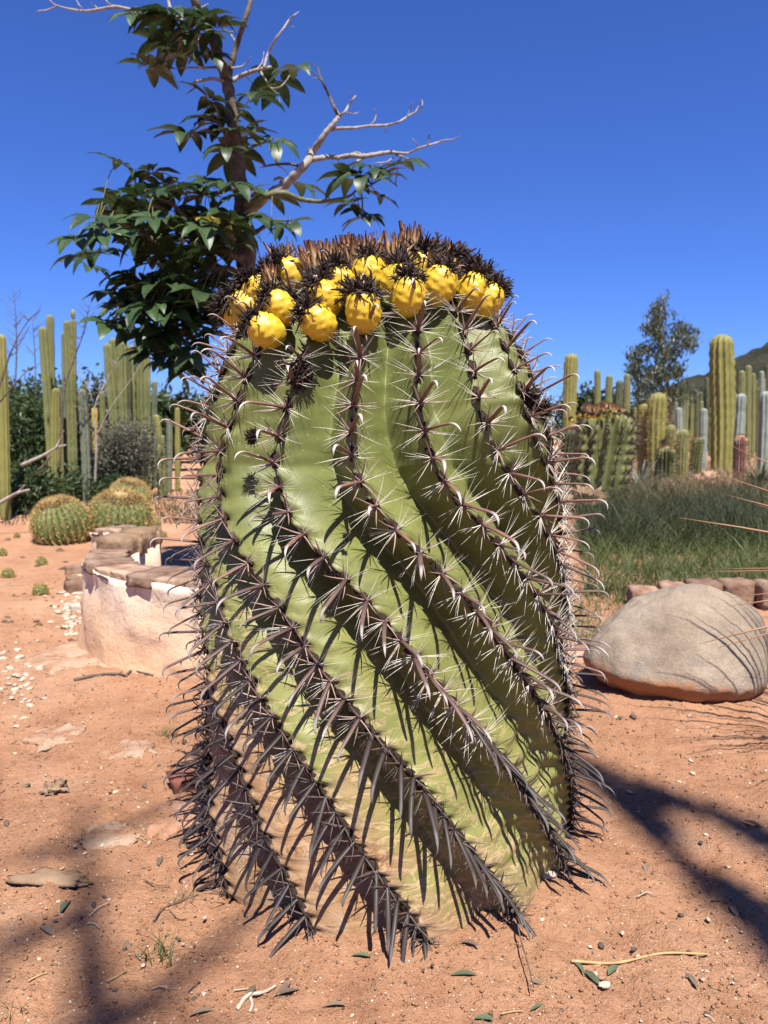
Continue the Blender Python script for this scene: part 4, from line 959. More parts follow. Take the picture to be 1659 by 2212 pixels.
# ------------------------------------------------------------------ foliage masses
def leafy(c, rad, n, L, W, seed, droop=.3, clump=9, hollow=.35):
    rr = np.random.default_rng(seed); cc = rr.normal(size=(clump, 3)); cc /= np.linalg.norm(cc, axis=1)[:, None]; cc *= rr.uniform(.3, .85, (clump, 1))
    k = rr.integers(0, clump, n); p = cc[k]+rr.normal(size=(n, 3))*.26
    P = p*np.array(rad)+np.array(c); d = rr.normal(size=(n, 3)); d[:, 2] -= droop; d += p*.8; d /= np.linalg.norm(d, axis=1)[:, None]
    s_ = np.cross(d, rr.normal(size=(n, 3))); s_ /= np.linalg.norm(s_, axis=1)[:, None]; l_ = L*rr.uniform(.6, 1.3, (n, 1)); w_ = W*rr.uniform(.7, 1.2, (n, 1))
    V = np.stack([P, P+d*l_*.45+s_*w_, P+d*l_, P+d*l_*.45-s_*w_], 1).reshape(-1, 3)
    V[:, 2] = np.maximum(V[:, 2], .01)
    return V, np.arange(4*n).reshape(n, 4)
def bush(name, label, u, Y, rad, zc, n, L, W, material, seed, stems=7, droop=.3, clump=14, cat="bush"):
    b = at(u, 933, Y); t = thing(name, label, cat, (b.x, Y, G(b.x, Y)-.01)); V, F = leafy((0, 0, zc), rad, n, L, W, seed, droop, clump)
    obj("foliage", mesh("foliage", V, F, False), M[material], t, kind="stuff")
    rr = np.random.default_rng(seed)
    for j in range(stems):
        e = np.array([rr.uniform(-.6, .6)*rad[0], rr.uniform(-.6, .6)*rad[1], zc+rr.uniform(-.2, .6)*rad[2]]); m_ = e*np.array([.35, .35, .5])+rr.normal(size=3)*.04
        mb = MB(); mb.add(*tube(resample([(rr.uniform(-.05, .05), rr.uniform(-.05, .05), -.02), m_, e], 9), np.linspace(.018, .005, 9), 5)); obj("stem", mb.mesh("stem"), M['bark'], t)
    return t
bush("bush", "dark green willow-leaved bush behind the lone yellow-green column", 38, 8.6, (.62, .5, .62), .60, 9000, .085, .010, 'bush', 601, droop=.9, clump=26)
bush("bush", "low dark bush filling the gap under the tall column clump", 120, 9.2, (.75, .4, .40), .38, 5200, .08, .012, 'bush', 602, clump=20)
bush("bush", "grey-green wispy bush in front of the dense column clump", 268, 8.6, (.42, .36, .46), .50, 9000, .060, .007, 'bush_grey', 603, droop=-.2, clump=24)
bush("bush", "dark low shrub at the foot of the grey bush", 225, 8.1, (.40, .3, .22), .20, 3600, .06, .010, 'bush', 604, clump=14)
bush("bush", "small dark bush at the foot of the blue-grey stems", 60, 7.2, (.34, .3, .26), .22, 3200, .07, .011, 'bush', 605, clump=14)
for i, (u, Y, rx, rz, zc, lb) in enumerate(((10, 16, 1.6, .9, .95, "broad dark tree far behind the yellow-green column"), (200, 17, 1.3, .8, 1.0, "distant bushy tree seen between the two column clumps"), (365, 15, .75, .62, .9, "distant round bushy tree right of the dense clump"), (420, 19, 1.2, .6, .95, "distant spreading tree half hidden by the big cactus"), (1275, 21, 1.0, .75, 1.1, "dark distant tree behind the slim right-hand columns"), (1340, 26, 1.6, .7, 1.0, "low distant scrub tree below the slim columns"), (1480, 30, 2.2, 1.1, 1.2, "dark scrub tree at the hill's foot behind the thin trunk"), (1560, 34, 2.6, 1.0, 1.2, "low dark tree line tree behind the tallest column"), (1640, 36, 2.8, 1.1, 1.3, "wide dark scrub tree below the hillside"))):
    bush("tree", lb, u, Y, (rx, rx*.6, rz), zc, 4200, .11+.003*Y, .02+.001*Y, 'bush' if i % 2 == 0 else 'euc', 620+i, cat="tree", clump=22)
# far belt of scrub along the horizon: one mass
rr = np.random.default_rng(55); n = 26000; bx = rr.uniform(-110, 120, n); by = 62+26*rr.uniform(0, 1, n)+6*nz(bx*.02, 0*bx, 0, 71)
bh = 1.5+.9*nz(bx*.09, by*.05, 0, 72)+.5*nz(bx*.4, by*.3, 0, 73); bz = np.maximum(.0, bh)*rr.uniform(0, 1, n)**.7
P = np.stack([bx, by, bz], 1); d = rr.normal(size=(n, 3)); d /= np.linalg.norm(d, axis=1)[:, None]; sd_ = np.cross(d, rr.normal(size=(n, 3))); sd_ /= np.linalg.norm(sd_, axis=1)[:, None]
Vq = np.stack([P, P+d*.22+sd_*.13, P+d*.45, P+d*.22-sd_*.13], 1).reshape(-1, 3); Vq[:, 2] = np.maximum(Vq[:, 2], .01)
o = obj("scrub", mesh("scrub", Vq, np.arange(4*n).reshape(n, 4), False), M['bush'], kind="stuff"); o["label"] = "far belt of dark scrub along the horizon"
# grey-green young tree on the right
eY = 19.; eb = at(1452, 933, eY); eu = thing("tree", "young grey-green tree with airy drooping foliage rising above the right-hand columns", "tree", (eb.x, eY, 0))
mb = MB(); mb.add(*tube(resample([Vector((0, 0, -.05)), at(1450, 900, eY)-eb+Vector((0, 0, eb.z)), at(1440, 820, eY)-Vector((eb.x, eY, 0)), at(1428, 740, eY)-Vector((eb.x, eY, 0)), at(1424, 660, eY)-Vector((eb.x, eY, 0))], 20), np.linspace(.075, .012, 20), 7)); obj("trunk", mb.mesh("trunk"), M['bark'], eu)
P_ = []; rr = np.random.default_rng(3)
for (u, v, su, sv, n) in ((1424, 668, 14, 22, 520), (1412, 705, 22, 18, 420), (1470, 715, 24, 18, 520), (1488, 735, 16, 18, 300), (1395, 748, 18, 14, 330), (1440, 760, 30, 18, 620), (1372, 768, 12, 14, 260), (1376, 800, 16, 24, 480), (1410, 805, 30, 22, 900), (1450, 800, 24, 20, 560), (1395, 840, 26, 22, 620), (1440, 850, 26, 20, 480), (1470, 850, 26, 16, 330), (1425, 720, 14, 14, 300)):
    for j in range(n//12):
        q = at(u+rr.normal()*su*.62, v+rr.normal()*sv*.62, eY+rr.normal()*.35)
        P_.append((q, 12))
Vl = []; n0 = 0
for q, n in P_:
    for j in range(n):
        b = np.array(q)+rr.normal(size=3)*.055; d = np.array([rr.normal()*.5, rr.normal()*.5, -1.0]); d /= np.linalg.norm(d); s_ = np.cross(d, rr.normal(size=3)); s_ /= np.linalg.norm(s_); l_ = rr.uniform(.07, .13)
        Vl += [b, b+d*l_*.5+s_*.019, b+d*l_, b+d*l_*.5-s_*.019]
Vl = np.array(Vl)-np.array([eb.x, eY, 0]); obj("crown", mesh("crown", Vl, np.arange(len(Vl)).reshape(-1, 4), False), M['euc'], eu, kind="stuff")
for (a, b_, c_) in (((1444, 850), (1415, 815), (1380, 790)), ((1438, 800), (1460, 770), (1490, 735)), ((1432, 760), (1415, 720), (1400, 700)), ((1434, 780), (1450, 740), (1466, 700)), ((1446, 870), (1470, 860), (1490, 845))):
    mb = MB(); mb.add(*tube(resample([at(*a, eY), at(*b_, eY), at(*c_, eY)], 10)-np.array([eb.x, eY, 0]), np.linspace(.03, .008, 10), 5)); obj("branch", mb.mesh("branch"), M['bark'], eu)
# bare saplings and dead sticks on the left
def stick_tree(label, lines, Y, material, name="bare_sapling", cat="sapling"):
    b = at(lines[0][0][0], lines[0][0][1], Y); t = thing(name, label, cat, (b.x, Y, G(b.x, Y)))
    for k, (pts, r0, r1) in enumerate([(l_[:-2], l_[-2], l_[-1]) for l_ in lines]):
        mb = MB(); mb.add(*tube(resample([at(u, v, Y+R_(-.03, .03)) for u, v in pts], 6*len(pts))-np.array(t.location), np.linspace(r0, r1, 6*len(pts)), 5)); obj("trunk" if k == 0 else "branch", mb.mesh("branch"), M[material], t)
def twigs(p0, p1, n, seed, ln=26):
    rr = np.random.default_rng(seed); out = []
    for j in range(n):
        f = rr.uniform(.25, 1); u = p0[0]+(p1[0]-p0[0])*f; v = p0[1]+(p1[1]-p0[1])*f; s_ = rr.choice([-1, 1]); l_ = ln*rr.uniform(.5, 1.2)
        out.append([(u, v), (u+s_*l_*.5, v-l_*.45), (u+s_*l_*.9, v-l_*rr.uniform(.7, 1.2)), .004, .0012])
    return out
stick_tree("bare grey sapling arching up beside the yellow-tipped column", [[(128, 1075), (130, 1000), (136, 860), (158, 780), (180, 720), (195, 650), .016, .003]]+twigs((150, 800), (194, 655), 16, 1), 7.5, 'bark')
stick_tree("thin upright bare sapling over the willow-leaved bush", [[(34, 1080), (33, 860), (36, 760), (34, 680), (28, 622), .015, .003]]+twigs((34, 800), (28, 630), 16, 2), 9.2, 'bark')
stick_tree("second thin bare sapling beside the column clump", [[(80, 1080), (78, 900), (76, 780), (70, 690), .013, .003]]+twigs((77, 800), (70, 690), 10, 3), 9.4, 'bark')
stick_tree("bare sapling leaning across the lone yellow-green column", [[(-20, 1090), (-14, 900), (10, 800), (38, 730), (66, 686), .014, .003]]+twigs((0, 820), (66, 686), 12, 4)+[[(-10, 880), (30, 832), (60, 800), (88, 784), .008, .002]], 6.2, 'bark')
stick_tree("leaning bare stem rising out of the grey bush", [[(205, 1050), (208, 960), (205, 880), (232, 820), (256, 772), .014, .004]]+twigs((206, 880), (255, 775), 12, 5, 20)+[[(206, 900), (195, 850), (172, 800), (178, 780), .006, .002], [(210, 940), (240, 880), (290, 810), (308, 770), .008, .002]], 7.9, 'bark_pale')
stick_tree("pale broken branch caught across the tall column clump", [[(45, 1005), (92, 984), (120, 968), (142, 961), .016, .008], [(120, 968), (128, 952), (138, 930), .008, .003]], 6.4, 'bark_pale', "dead_branch", "branch")
stick_tree("brown broken branch hanging in the dark bush", [[(78, 1025), (98, 1000), (112, 985), .012, .006]], 6.6, 'twig', "dead_branch", "branch")
stick_tree("pale forked dead branch lying by the foot of the yellow-green column", [[(-10, 1092), (20, 1074), (40, 1064), (64, 1058), .016, .010], [(34, 1068), (44, 1058), (53, 1048), .008, .005]], 5.6, 'bark_pale', "dead_branch", "branch")

# ------------------------------------------------------------------ second fruiting barrel cactus and other plants of the right-hand bed
def small_barrel(u, vt, w, Y, label, seed, material='gold_skin', spn='central_old', fruits=14, rows_=40, ribs=16):
    b = at(u, 933, Y); z0 = G(b.x, Y)-.02; r = w/2/FP*Y; h = at(u, vt, Y).z-z0
    V, F, info = column(r, h, ribs, seed, (0, 0), .36, notch=.05, cap=.75, taper=.8); t = thing("barrel_cactus", label, "cactus", (b.x, Y, z0)); obj("body", mesh("body", V, F), M[material], t)
    obj("spines", mesh("spines", *col_spines(info, seed, r*.24, 6, .05, .0055), smooth=False), M[spn], t, kind="stuff")
    rr = np.random.default_rng(seed); cap = r*.75
    for j in range(fruits):
        a = -math.pi/2+(j/(fruits-1)-.5)*3.6+rr.uniform(-.08, .08); q = r*rr.uniform(.72, .92); z = h-cap+cap*math.sqrt(max(0, 1-(q/r)**2)); s_ = r*.17
        f = obj("fruit", FM[j % 4], None, t); f.matrix_basis = m4(Vector((q*math.cos(a), q*math.sin(a), z)), rotm((math.cos(a)*.5, math.sin(a)*.5, 1), (1, 0, 0)), (s_, s_*.9, s_*.9))
        fl = obj("dried_flower", BT[j % 4], None, f); fl.location = (.95, 0, 0)
    for j in range(20):
        a = rr.uniform(0, 6.28); q = r*rr.uniform(.1, .66); z = h-cap+cap*math.sqrt(1-(q/r)**2); s_ = r*.32
        f = obj("dried_flower", DT[j % 5], None, t); f.matrix_basis = m4(Vector((q*math.cos(a), q*math.sin(a), z-.01)), rotm((math.cos(a)*.2, math.sin(a)*.2, 1), (1, 0, 0)), (s_, s_, s_))
    return t
small_barrel(1296, 884, 128, 7.8, "broad green barrel cactus with yellow fruits standing in the dark grass", 701, 'col_green', fruits=18, ribs=14)
small_barrel(1602, 940, 30, 11.0, "small reddish barrel cactus with yellow fruits, left of the agaves", 702, 'pink_stone', fruits=8)
small_barrel(1505, 945, 26, 11.5, "small barrel cactus with brown crown left of the tallest column", 703, 'col_green', fruits=5)
small_barrel(1228, 925, 40, 8.6, "spiny barrel cactus with few orange fruits beside the broad fruiting one", 704, 'col_dark', fruits=6)
small_barrel(1438, 965, 44, 10.0, "sprawling brown-crowned barrel cactus below the hairy columns", 705, 'col_green', fruits=6)
def rosette(label, p, n, L, W, material, seed, up_=.6, name="agave", zmin=.02):
    t = thing(name, label, "agave", p); rr = np.random.default_rng(seed)
    for j in range(n):
        a = j*2.39996+rr.uniform(-.2, .2); e = up_*(1-j/n)+.12+rr.uniform(-.1, .1); e = min(e*1.6, 1.45); l_ = L*rr.uniform(.75, 1.1); N = 7; u = np.linspace(0, 1, N)
        el = e-.35*u; x = np.concatenate([[0], np.cumsum(np.cos(el[1:]))])/(N-1)*l_; z = np.concatenate([[0], np.cumsum(np.sin(el[1:]))])/(N-1)*l_; w = W*np.interp(u, [0, .2, .6, 1], [.8, 1, .75, .03])
        V = []
        for i in range(N):
            for q, dz in ((-1, .5), (0, 0), (1, .5), (0, .22)): V.append((x[i]*math.cos(a)-q*w[i]*math.sin(a), x[i]*math.sin(a)+q*w[i]*math.cos(a), max(z[i]+dz*w[i]+.02, .005)))
        obj("leaf", mesh("agave_leaf", V, gridq(N, 4, True)), M[material], t)
    return t
for i, (u, v, Y, L, W, m_, lb) in enumerate(((1642, 1030, 9.2, .36, .028, 'agave', "bright green agave rosette in front of the darker one"), (1650, 990, 10.4, .42, .02, 'agave', "dark spiky rosette right of the small reddish barrel"), (1388, 1030, 9.6, .50, .018, 'agave_grey', "grey-green agave leaning by the broad fruiting barrel"), (1480, 990, 11.2, .32, .015, 'agave_grey', "fine-leaved grey rosette beside the small offsets"), (1655, 950, 12.5, .4, .02, 'agave_grey', "pale rosette under the broad blue-green column"))):
    b = at(u, 933, Y); rosette(lb, (b.x, Y, G(b.x, Y)), 34, L, W, m_, 720+i, .75)
for i, (u, Y, r, lb) in enumerate(((1530, 10.8, .17, "heap of pinkish dead cactus remains before the tallest column"), (1445, 9.6, .13, "brown heap of dead cactus remains by the grey agave"), (1265, 7.2, .2, "heap of dry spiny remains at the foot of the broad barrel"))):
    b = at(u, 933, Y); V, F = lump(740+i, 40, 24, .5, (r, r*.8, r*.65), 1.6); o = obj("dead_cactus", mesh("dead_cactus", V, F), M['pink_stone'] if i < 1 else M['brown_stone'], loc=(b.x, Y, r*.4)); tag(o, lb, "dead cactus")
# narrow-leaved plant just outside the right edge, its leaf tips reaching in and shading the boulder
npl = thing("spiky_plant", "plant of long stiff reddish needle leaves reaching over the boulder", "plant", (1.30, 1.62, 0))
rr = np.random.default_rng(9)
mb = MB(); V_, F2 = lump(750, 14, 9, .15, (.07, .07, .26)); mb.add(V_+np.array([0, 0, .22]), F2); obj("trunk", mb.mesh("trunk"), M['bark'], npl)
for j in range(120):
    a = rr.uniform(0, 6.283); e = rr.uniform(-.35, 1.2); L = rr.uniform(.48, .66); d = np.array([math.cos(a)*math.cos(e), math.sin(a)*math.cos(e), math.sin(e)])
    P0 = np.array([0, 0, .44]); P = np.array([P0+d*L*q+np.array([0, 0, -.03])*q*q for q in np.linspace(0, 1, 6)]); P[:, 2] = np.maximum(P[:, 2], .012)
    mb = MB(); mb.add(*tube(P, np.array([.0036, .0033, .003, .0026, .002, .0004]), 4)); obj("leaf", mb.mesh("needle_leaf"), M['needle'], npl)

# ------------------------------------------------------------------ grass
def blades(n, area, H, W, seed, lean=.35, nseg=4, zf=None):
    rr = np.random.default_rng(seed); x, y = area(rr, n); n = len(x); h = H*rr.uniform(.45, 1.15, n); a = rr.uniform(0, 6.283, n); le = lean*rr.uniform(.2, 1.6, n); w = W*rr.uniform(.7, 1.3, n)
    z0 = gz(x, y)-.005; b = rr.uniform(0, 6.283, n); V = []
    for i in range(nseg+1):
        u = i/nseg; px = x+np.cos(a)*le*h*u**1.7; py = y+np.sin(a)*le*h*u**1.7; pz = z0+h*u*(1-.25*np.minimum(le, 1.5)*u); ww = w*(1-u*.92)
        V.append(np.stack([px+np.cos(b)*ww, py+np.sin(b)*ww, pz], -1)); V.append(np.stack([px-np.cos(b)*ww, py-np.sin(b)*ww, pz], -1))
    V = np.stack(V, 1); k = 2*(nseg+1); base = (np.arange(n)*k)[:, None, None]
    F = np.array([[2*i, 2*i+1, 2*i+3, 2*i+2] for i in range(nseg)])[None]+base
    return V.reshape(-1, 3), F.reshape(-1, 4)
def bed(y0, y1, xl, xr, dens=0):
    def f(rr, n):
        y = y0*(y1/y0)**rr.uniform(0, 1, n); x = xl(y)+(xr(y)-xl(y))*rr.uniform(0, 1, n); k = nz(x*1.3, y*1.3, 0, 61)+rr.uniform(-.9, .9, n) > -.35; return x[k], y[k]
    return f
gl = lambda y: .235*y+.10; gr = lambda y: .56*y+.1
def grass(name, label, *a, material='grass', **k):
    o = obj(name, mesh(name, *blades(*a, **k), smooth=False), M[material], kind="stuff"); o["label"] = label; o["category"] = "grass"; return o
grass("grass", "green grass growing behind the brick edging", 11000, bed(3.5, 6.4, gl, gr), .17, .0026, 801, lean=1.0)
grass("tall_grass", "taller dark grass filling the right-hand bed", 15000, bed(4.7, 9.4, gl, gr), .36, .0028, 802, lean=.9, material='grass_dark')
grass("grass", "green blades among the dark grass of the right-hand bed", 4500, bed(4.4, 9.0, gl, gr), .26, .0028, 803, lean=.9)
grass("dry_grass", "dry straw-coloured grass between the far cacti", 11000, bed(7.4, 20, lambda y: .2*y, gr), .28, .006, 804, lean=.5, material='grass_dry')
grass("grass", "patchy short grass beside the boulder", 2600, bed(2.7, 3.7, lambda y: .22*y, lambda y: .34*y+.1), .055, .0018, 805, lean=.9)
grass("dry_grass", "low dry growth at the foot of the left-hand bushes", 3500, bed(6.2, 9.5, lambda y: -.5*y, lambda y: -.22*y), .10, .005, 806, lean=.8, material='grass_dark')
for i, (u, v, h_, n, lb) in enumerate(((360, 1590, .045, 40, "small green grass tuft left of the big cactus"), (340, 2066, .05, 26, "small grass tuft on the soil before the big cactus"), (1340, 1290, .07, 60, "green grass tuft behind the boulder"), (1235, 1560, .06, 40, "thin grass tuft between big cactus and boulder"), (395, 1955, .035, 30, "dry grass wisp at the left foot of the big cactus"), (25, 2190, .03, 12, "tiny green sprig on the bare soil"))):
    p = gp(u, v); o = obj("grass_tuft", mesh("grass_tuft", *blades(n, lambda rr, n: (p.x+rr.normal(size=n)*.012, p.y+rr.normal(size=n)*.012), h_, .0011, 830+i, lean=1.0), smooth=False), M['grass'] if i != 4 else M['grass_dry']); tag(o, lb, "grass")

# ------------------------------------------------------------------ loose stones, chips, litter
ST = []
for i in range(8):
    V, F = lump(900+i, 12, 8, .28, (1, R_(.6, .9), R_(.35, .6)), .7); ST.append((V, F))
meshes = {}
for m_ in ('pale_stone', 'dark_stone', 'brown_stone', 'pink_stone'):
    meshes[m_] = []
    for V, F in ST:
        me = mesh("pebble", V, F); me.materials.append(M[m_]); meshes[m_].append(me)
def free(x, y): return math.hypot(x-AX0, y-AY0) > .36 and math.hypot((x-.81)/1.3, y-2.2) > .24
def pebbles(n, area, size, m_, label, group, name="pebble", cat="pebble"):
    k = 0
    while k < n:
        u, v = area(); p = gp(u, v)
        if not free(p.x, p.y): continue
        s_ = size()*p.y*.8; o = obj(name, random.choice(meshes[m_]), None); o.scale = (s_, s_, s_); o.location = (p.x, p.y, G(p.x, p.y)+s_*.12); o.rotation_euler = (R_(-.3, .3), R_(-.3, .3), R_(0, 6.28)); tag(o, label, cat, group); k += 1
pebbles(90, lambda: (R_(0, 1659), R_(1480, 2212)), lambda: R_(.0025, .006), 'pale_stone', "small pale pebble lying loose on the orange soil", "pale pebbles on the soil")
pebbles(60, lambda: (R_(0, 1659), R_(1480, 2212)), lambda: R_(.0025, .0065), 'dark_stone', "dark grey slate chip lying on the orange soil", "dark chips on the soil", "stone_chip", "stone")
pebbles(70, lambda: (random.gauss(150, 20), random.gauss(1322, 26)), lambda: R_(.003, .0085), 'pale_stone', "whitish stone in the spill of stones at the foot of the planter wall", "pale stones by the planter wall", "stone", "stone")
pebbles(60, lambda: (random.gauss(45, 30), random.gauss(1470, 42)), lambda: R_(.002, .008), 'pale_stone', "whitish stone chip strewn over the pale rock patches", "pale chips on the left", "stone_chip", "stone")
pebbles(50, lambda: (R_(0, 330), R_(1150, 1400)), lambda: R_(.002, .007), 'brown_stone', "dark brown clod on the seedling bed", "clods on the seedling bed", "clod", "clod")
pebbles(50, lambda: (R_(1240, 1400), R_(1290, 1480)), lambda: R_(.003, .010), 'pink_stone', "pinkish stone strewn between the big cactus and the boulder", "stones beside the boulder", "stone", "stone")
# fine gravel and crumbs: far too many to count
mb = MB(); rr = np.random.default_rng(77); V0, F0 = lump(950, 6, 5, .25, (1, .8, .6), .8)
for j in range(6500):
    u, v = rr.uniform(-20, 1680), 1240+rr.uniform(0, 1)**1.3*990; p = gp(u, v)
    if math.hypot(p.x-AX0, p.y-AY0) < .33: continue
    s_ = rr.uniform(.0012, .0038)*(.6+.4*p.y); a = rr.uniform(0, 6.28); c, s2 = math.cos(a), math.sin(a); R2 = np.array([[c, -s2, 0], [s2, c, 0], [0, 0, 1]])
    mb.add(V0@R2.T*s_+np.array([p.x, p.y, float(gz(p.x, p.y)+gfine(p.x, p.y))+s_*.2]), F0)
o = obj("gravel", mb.mesh("gravel"), M['soil'], kind="stuff"); o["label"] = "fine crumbs of soil and grit"
for gm, gn, gl_, sd_ in (('pale_stone', 1500, "fine pale grit on the soil", 78), ('dark_stone', 1100, "fine dark grit on the soil", 79), ('brown_stone', 1600, "fine brown crumbs on the soil", 80)):
    mb = MB(); rr = np.random.default_rng(sd_)
    for j in range(gn):
        u, v = rr.uniform(-20, 1680), 1240+rr.uniform(0, 1)**1.3*990; p = gp(u, v)
        if math.hypot(p.x-AX0, p.y-AY0) < .34: continue
        s_ = rr.uniform(.0008, .0026)*(.6+.4*p.y); a = rr.uniform(0, 6.28); c, s2 = math.cos(a), math.sin(a); R2 = np.array([[c, -s2, 0], [s2, c, 0], [0, 0, 1]])
        mb.add(V0@R2.T*s_+np.array([p.x, p.y, float(gz(p.x, p.y)+gfine(p.x, p.y))+s_*.3]), F0)
    o = obj("gravel", mb.mesh("gravel"), M[gm], kind="stuff"); o["label"] = gl_
# named stones
def slab(u, v, wu, hv, th, m_, label, seed, name="rock_slab"):
    p = gp(u, v); w = wu/FP*p.y/2; d_ = abs(gp(u, v-hv/2).y-gp(u, v+hv/2).y)/2; V, F = lump(seed, 46, 22, .22, (w, d_, th), 1.0)
    V[:, 2] += .12*th*nz(V[:, 0]*22, V[:, 1]*22, 0, seed % 90); V[:, 2] = np.minimum(V[:, 2], th*(.8+.2*nz(V[:, 0]*7, V[:, 1]*7, 0, seed % 70))); o = obj(name, mesh(name, V, F), M[m_], loc=(p.x, p.y, G(p.x, p.y)-th*.62)); tag(o, label, "rock"); return o
slab(145, 1425, 250, 110, .035, 'slab', "broad flat soil-dusted rock in front of the planter wall", 961)
slab(110, 1595, 130, 60, .022, 'slab', "pale reddish flat rock sunk in the soil left of the grass tuft", 962)
slab(285, 1620, 130, 50, .02, 'slab', "low pale rock patch beside the green grass tuft", 963)
slab(385, 1772, 150, 110, .04, 'slab_pink', "pink flat rock beside the left foot of the big cactus", 964)
slab(230, 1815, 180, 70, .018, 'slab', "thin pale rock patch before the pink flat rock", 965)
slab(1285, 1425, 90, 60, .05, 'pink_stone', "pinkish stone wedged between the big cactus and the boulder", 966, "stone")
slab(1255, 1360, 60, 40, .04, 'brown_stone', "brown stone behind the big cactus, left of the boulder", 967, "stone")
p = gp(398, 1700); V, F = box(.05, .06, .04, 968, amp=.1); o = obj("brick_fragment", mesh("brick_fragment", V, F), M['red_stone'], loc=(p.x, p.y, G(p.x, p.y)-.004)); o.rotation_euler = (.1, -.2, .5); tag(o, "rust red brick fragment at the left flank of the big cactus", "brick")
p = gp(112, 1918); V, F = lump(969, 26, 12, .3, (.062, .018, .012), .8); o = obj("bark_piece", mesh("bark_piece", V, F), M['brown_stone'], loc=(p.x, p.y, G(p.x, p.y)+.004)); o.rotation_euler = (0, 0, -.05); tag(o, "thick piece of brown bark lying in the striped shade", "bark")
p = gp(118, 1712); V, F = lump(971, 22, 14, .6, (.022, .016, .013), 1.4); o = obj("clod", mesh("clod", V, F), M['brown_stone'], loc=(p.x, p.y, G(p.x, p.y)+.006)); tag(o, "dark crumbly clod on the sunlit soil", "clod")
for (u, v, s_, m_, lb) in ((1306, 2128, .009, 'pale_stone', "oval white pebble below the long straw"), (1185, 1918, .016, 'pale_stone', "pale elongated stone right of the cactus foot"), (1300, 2112, .006, 'pink_stone', "small pink pebble beside the oval white one"), (1265, 2140, .0, 'pale_stone', "")):
    if not s_: continue
    p = gp(u, v); o = obj("pebble", random.choice(meshes[m_]), None, loc=(p.x, p.y, G(p.x, p.y)+.003)); o.scale = (s_, s_, s_); tag(o, lb, "pebble")
def ground_twig(name, pts, r0, r1, m_, label, cat="twig", lift=.004, forks=()):
    P = []
    for k_, (u, v) in enumerate(pts): q = gp(u, v); P.append(Vector((q.x, q.y, G(q.x, q.y)+float(gfine(q.x, q.y))+lift)))
    mb = MB(); n = 5*len(P); mb.add(*tube(resample(P, n), np.linspace(r0, r1, n)*(1+.12*np.sin(np.arange(n)*1.9)), 6)); o = obj(name, mb.mesh(name), M[m_]); tag(o, label, cat, "stem fragments on the soil" if label.startswith("thin dry stem fragment") else None)
    for f in forks:
        Q = [Vector((q.x, q.y, G(q.x, q.y)+lift)) for q in (gp(*c) for c in f)]; m2 = MB(); m2.add(*tube(resample(Q, 10), np.linspace(r0*.8, r1, 10), 6)); obj("fork", m2.mesh("fork"), M[m_], o)
ground_twig("straw", [(1233, 2086), (1330, 2076), (1430, 2064), (1530, 2062)], .0022, .0016, 'straw', "long golden straw lying on the shaded soil", "straw")
ground_twig("twig", [(512, 2178), (535, 2160), (570, 2145), (597, 2132)], .0032, .0018, 'twig_pale', "pale forked twig lying in the foreground", forks=[[(540, 2158), (545, 2175), (540, 2190)]])
ground_twig("twig", [(160, 1473), (215, 1464), (255, 1462), (275, 1468)], .0055, .003, 'bark', "grey dead stick lying on the flat dusted rock", forks=[[(270, 1466), (285, 1448), (300, 1440)], [(285, 1448), (310, 1456), (330, 1462)], [(285, 1448), (275, 1438), (262, 1436)]])
ground_twig("twig", [(1118, 1960), (1112, 2000), (1122, 2060), (1140, 2110), (1152, 2160)], .0013, .0009, 'twig', "thin dry stem trailing from the cactus foot towards the viewer", lift=.02)
ground_twig("twig", [(332, 1996), (350, 1975), (385, 1960), (430, 1945)], .0018, .001, 'twig', "dark curved twig left of the cactus foot")
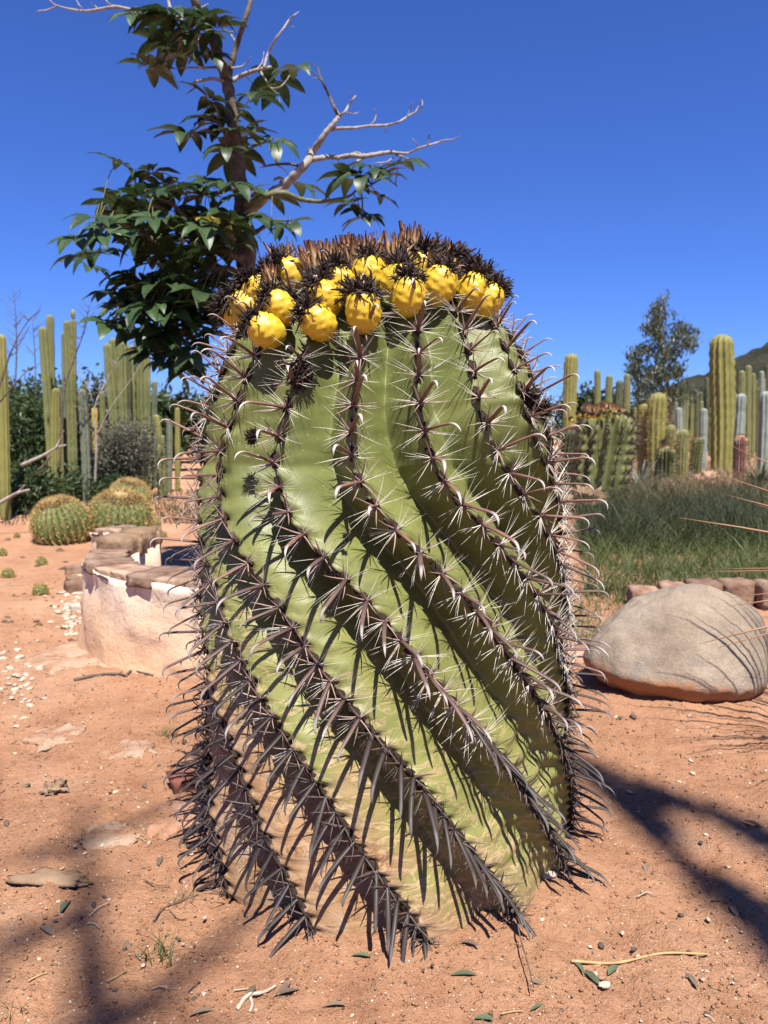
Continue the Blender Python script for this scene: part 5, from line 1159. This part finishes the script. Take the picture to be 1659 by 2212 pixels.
for i in range(26):
    u, v = R_(30, 1640), R_(1680, 2200); p = gp(u, v)
    if not free(p.x, p.y): continue
    a = R_(-.6, .6); l_ = R_(18, 55); ground_twig("twig", [(u, v), (u+l_*.5*math.cos(a), v+l_*.5*math.sin(a)+R_(-6, 6)), (u+l_*math.cos(a), v+l_*math.sin(a))], .0011, .0006, random.choice(['twig', 'twig', 'twig_pale', 'straw']), "thin dry stem fragment on the soil")
LM = {}
for m_ in ('dry_leaf', 'green_litter'):
    LM[m_] = []
    for i in range(3):
        u = np.linspace(0, 1, 7); w = .16*np.sin(np.pi*u)**.8*R_(.7, 1.2); V = []
        for k_ in range(7):
            for q in (-1, 0, 1): V.append((u[k_]-.5, q*w[k_]+.05*math.sin(u[k_]*3+i), .05*abs(q)*w[k_]*8+.06*math.sin(u[k_]*3.1)))
        me = mesh("fallen_leaf", V, gridq(7, 3)); me.materials.append(M[m_]); LM[m_].append(me)
for i in range(44):
    u, v = R_(10, 1650), R_(1640, 2205); p = gp(u, v)
    if not free(p.x, p.y): continue
    m_ = 'green_litter' if i % 3 == 0 else 'dry_leaf'; s_ = R_(.022, .042); o = obj("fallen_leaf", random.choice(LM[m_]), None, loc=(p.x, p.y, G(p.x, p.y)+float(gfine(p.x, p.y))+.002)); o.scale = (s_, s_, s_); o.rotation_euler = (R_(-.2, .2), R_(-.1, .1), R_(0, 6.28))
    tag(o, "narrow greenish fallen leaf on the soil" if m_ == 'green_litter' else "narrow dry grey fallen leaf on the soil", "leaf", "green fallen leaves" if m_ == 'green_litter' else "dry fallen leaves")

# ------------------------------------------------------------------ one common albedo scale, so that exposure can sit where the sky needs it
for m_ in bpy.data.materials:
    if not m_.use_nodes or m_.name in ("white spine", "scrub hillside"): continue
    nt = m_.node_tree
    for nd in [q for q in nt.nodes if q.type in ('BSDF_PRINCIPLED', 'BSDF_TRANSLUCENT')]:
        sk = nd.inputs["Base Color"] if nd.type == 'BSDF_PRINCIPLED' else nd.inputs[0]
        if sk.is_linked:
            src = sk.links[0].from_socket; out = mix(nt.nodes, nt.links, 1.0, src, ((.84,)*3 if m_.name in ('orange soil', 'soil-dusted pale rock', 'soil-dusted pink rock', 'stained plaster') else (.68,)*3), 'MULTIPLY'); nt.links.new(out, sk)
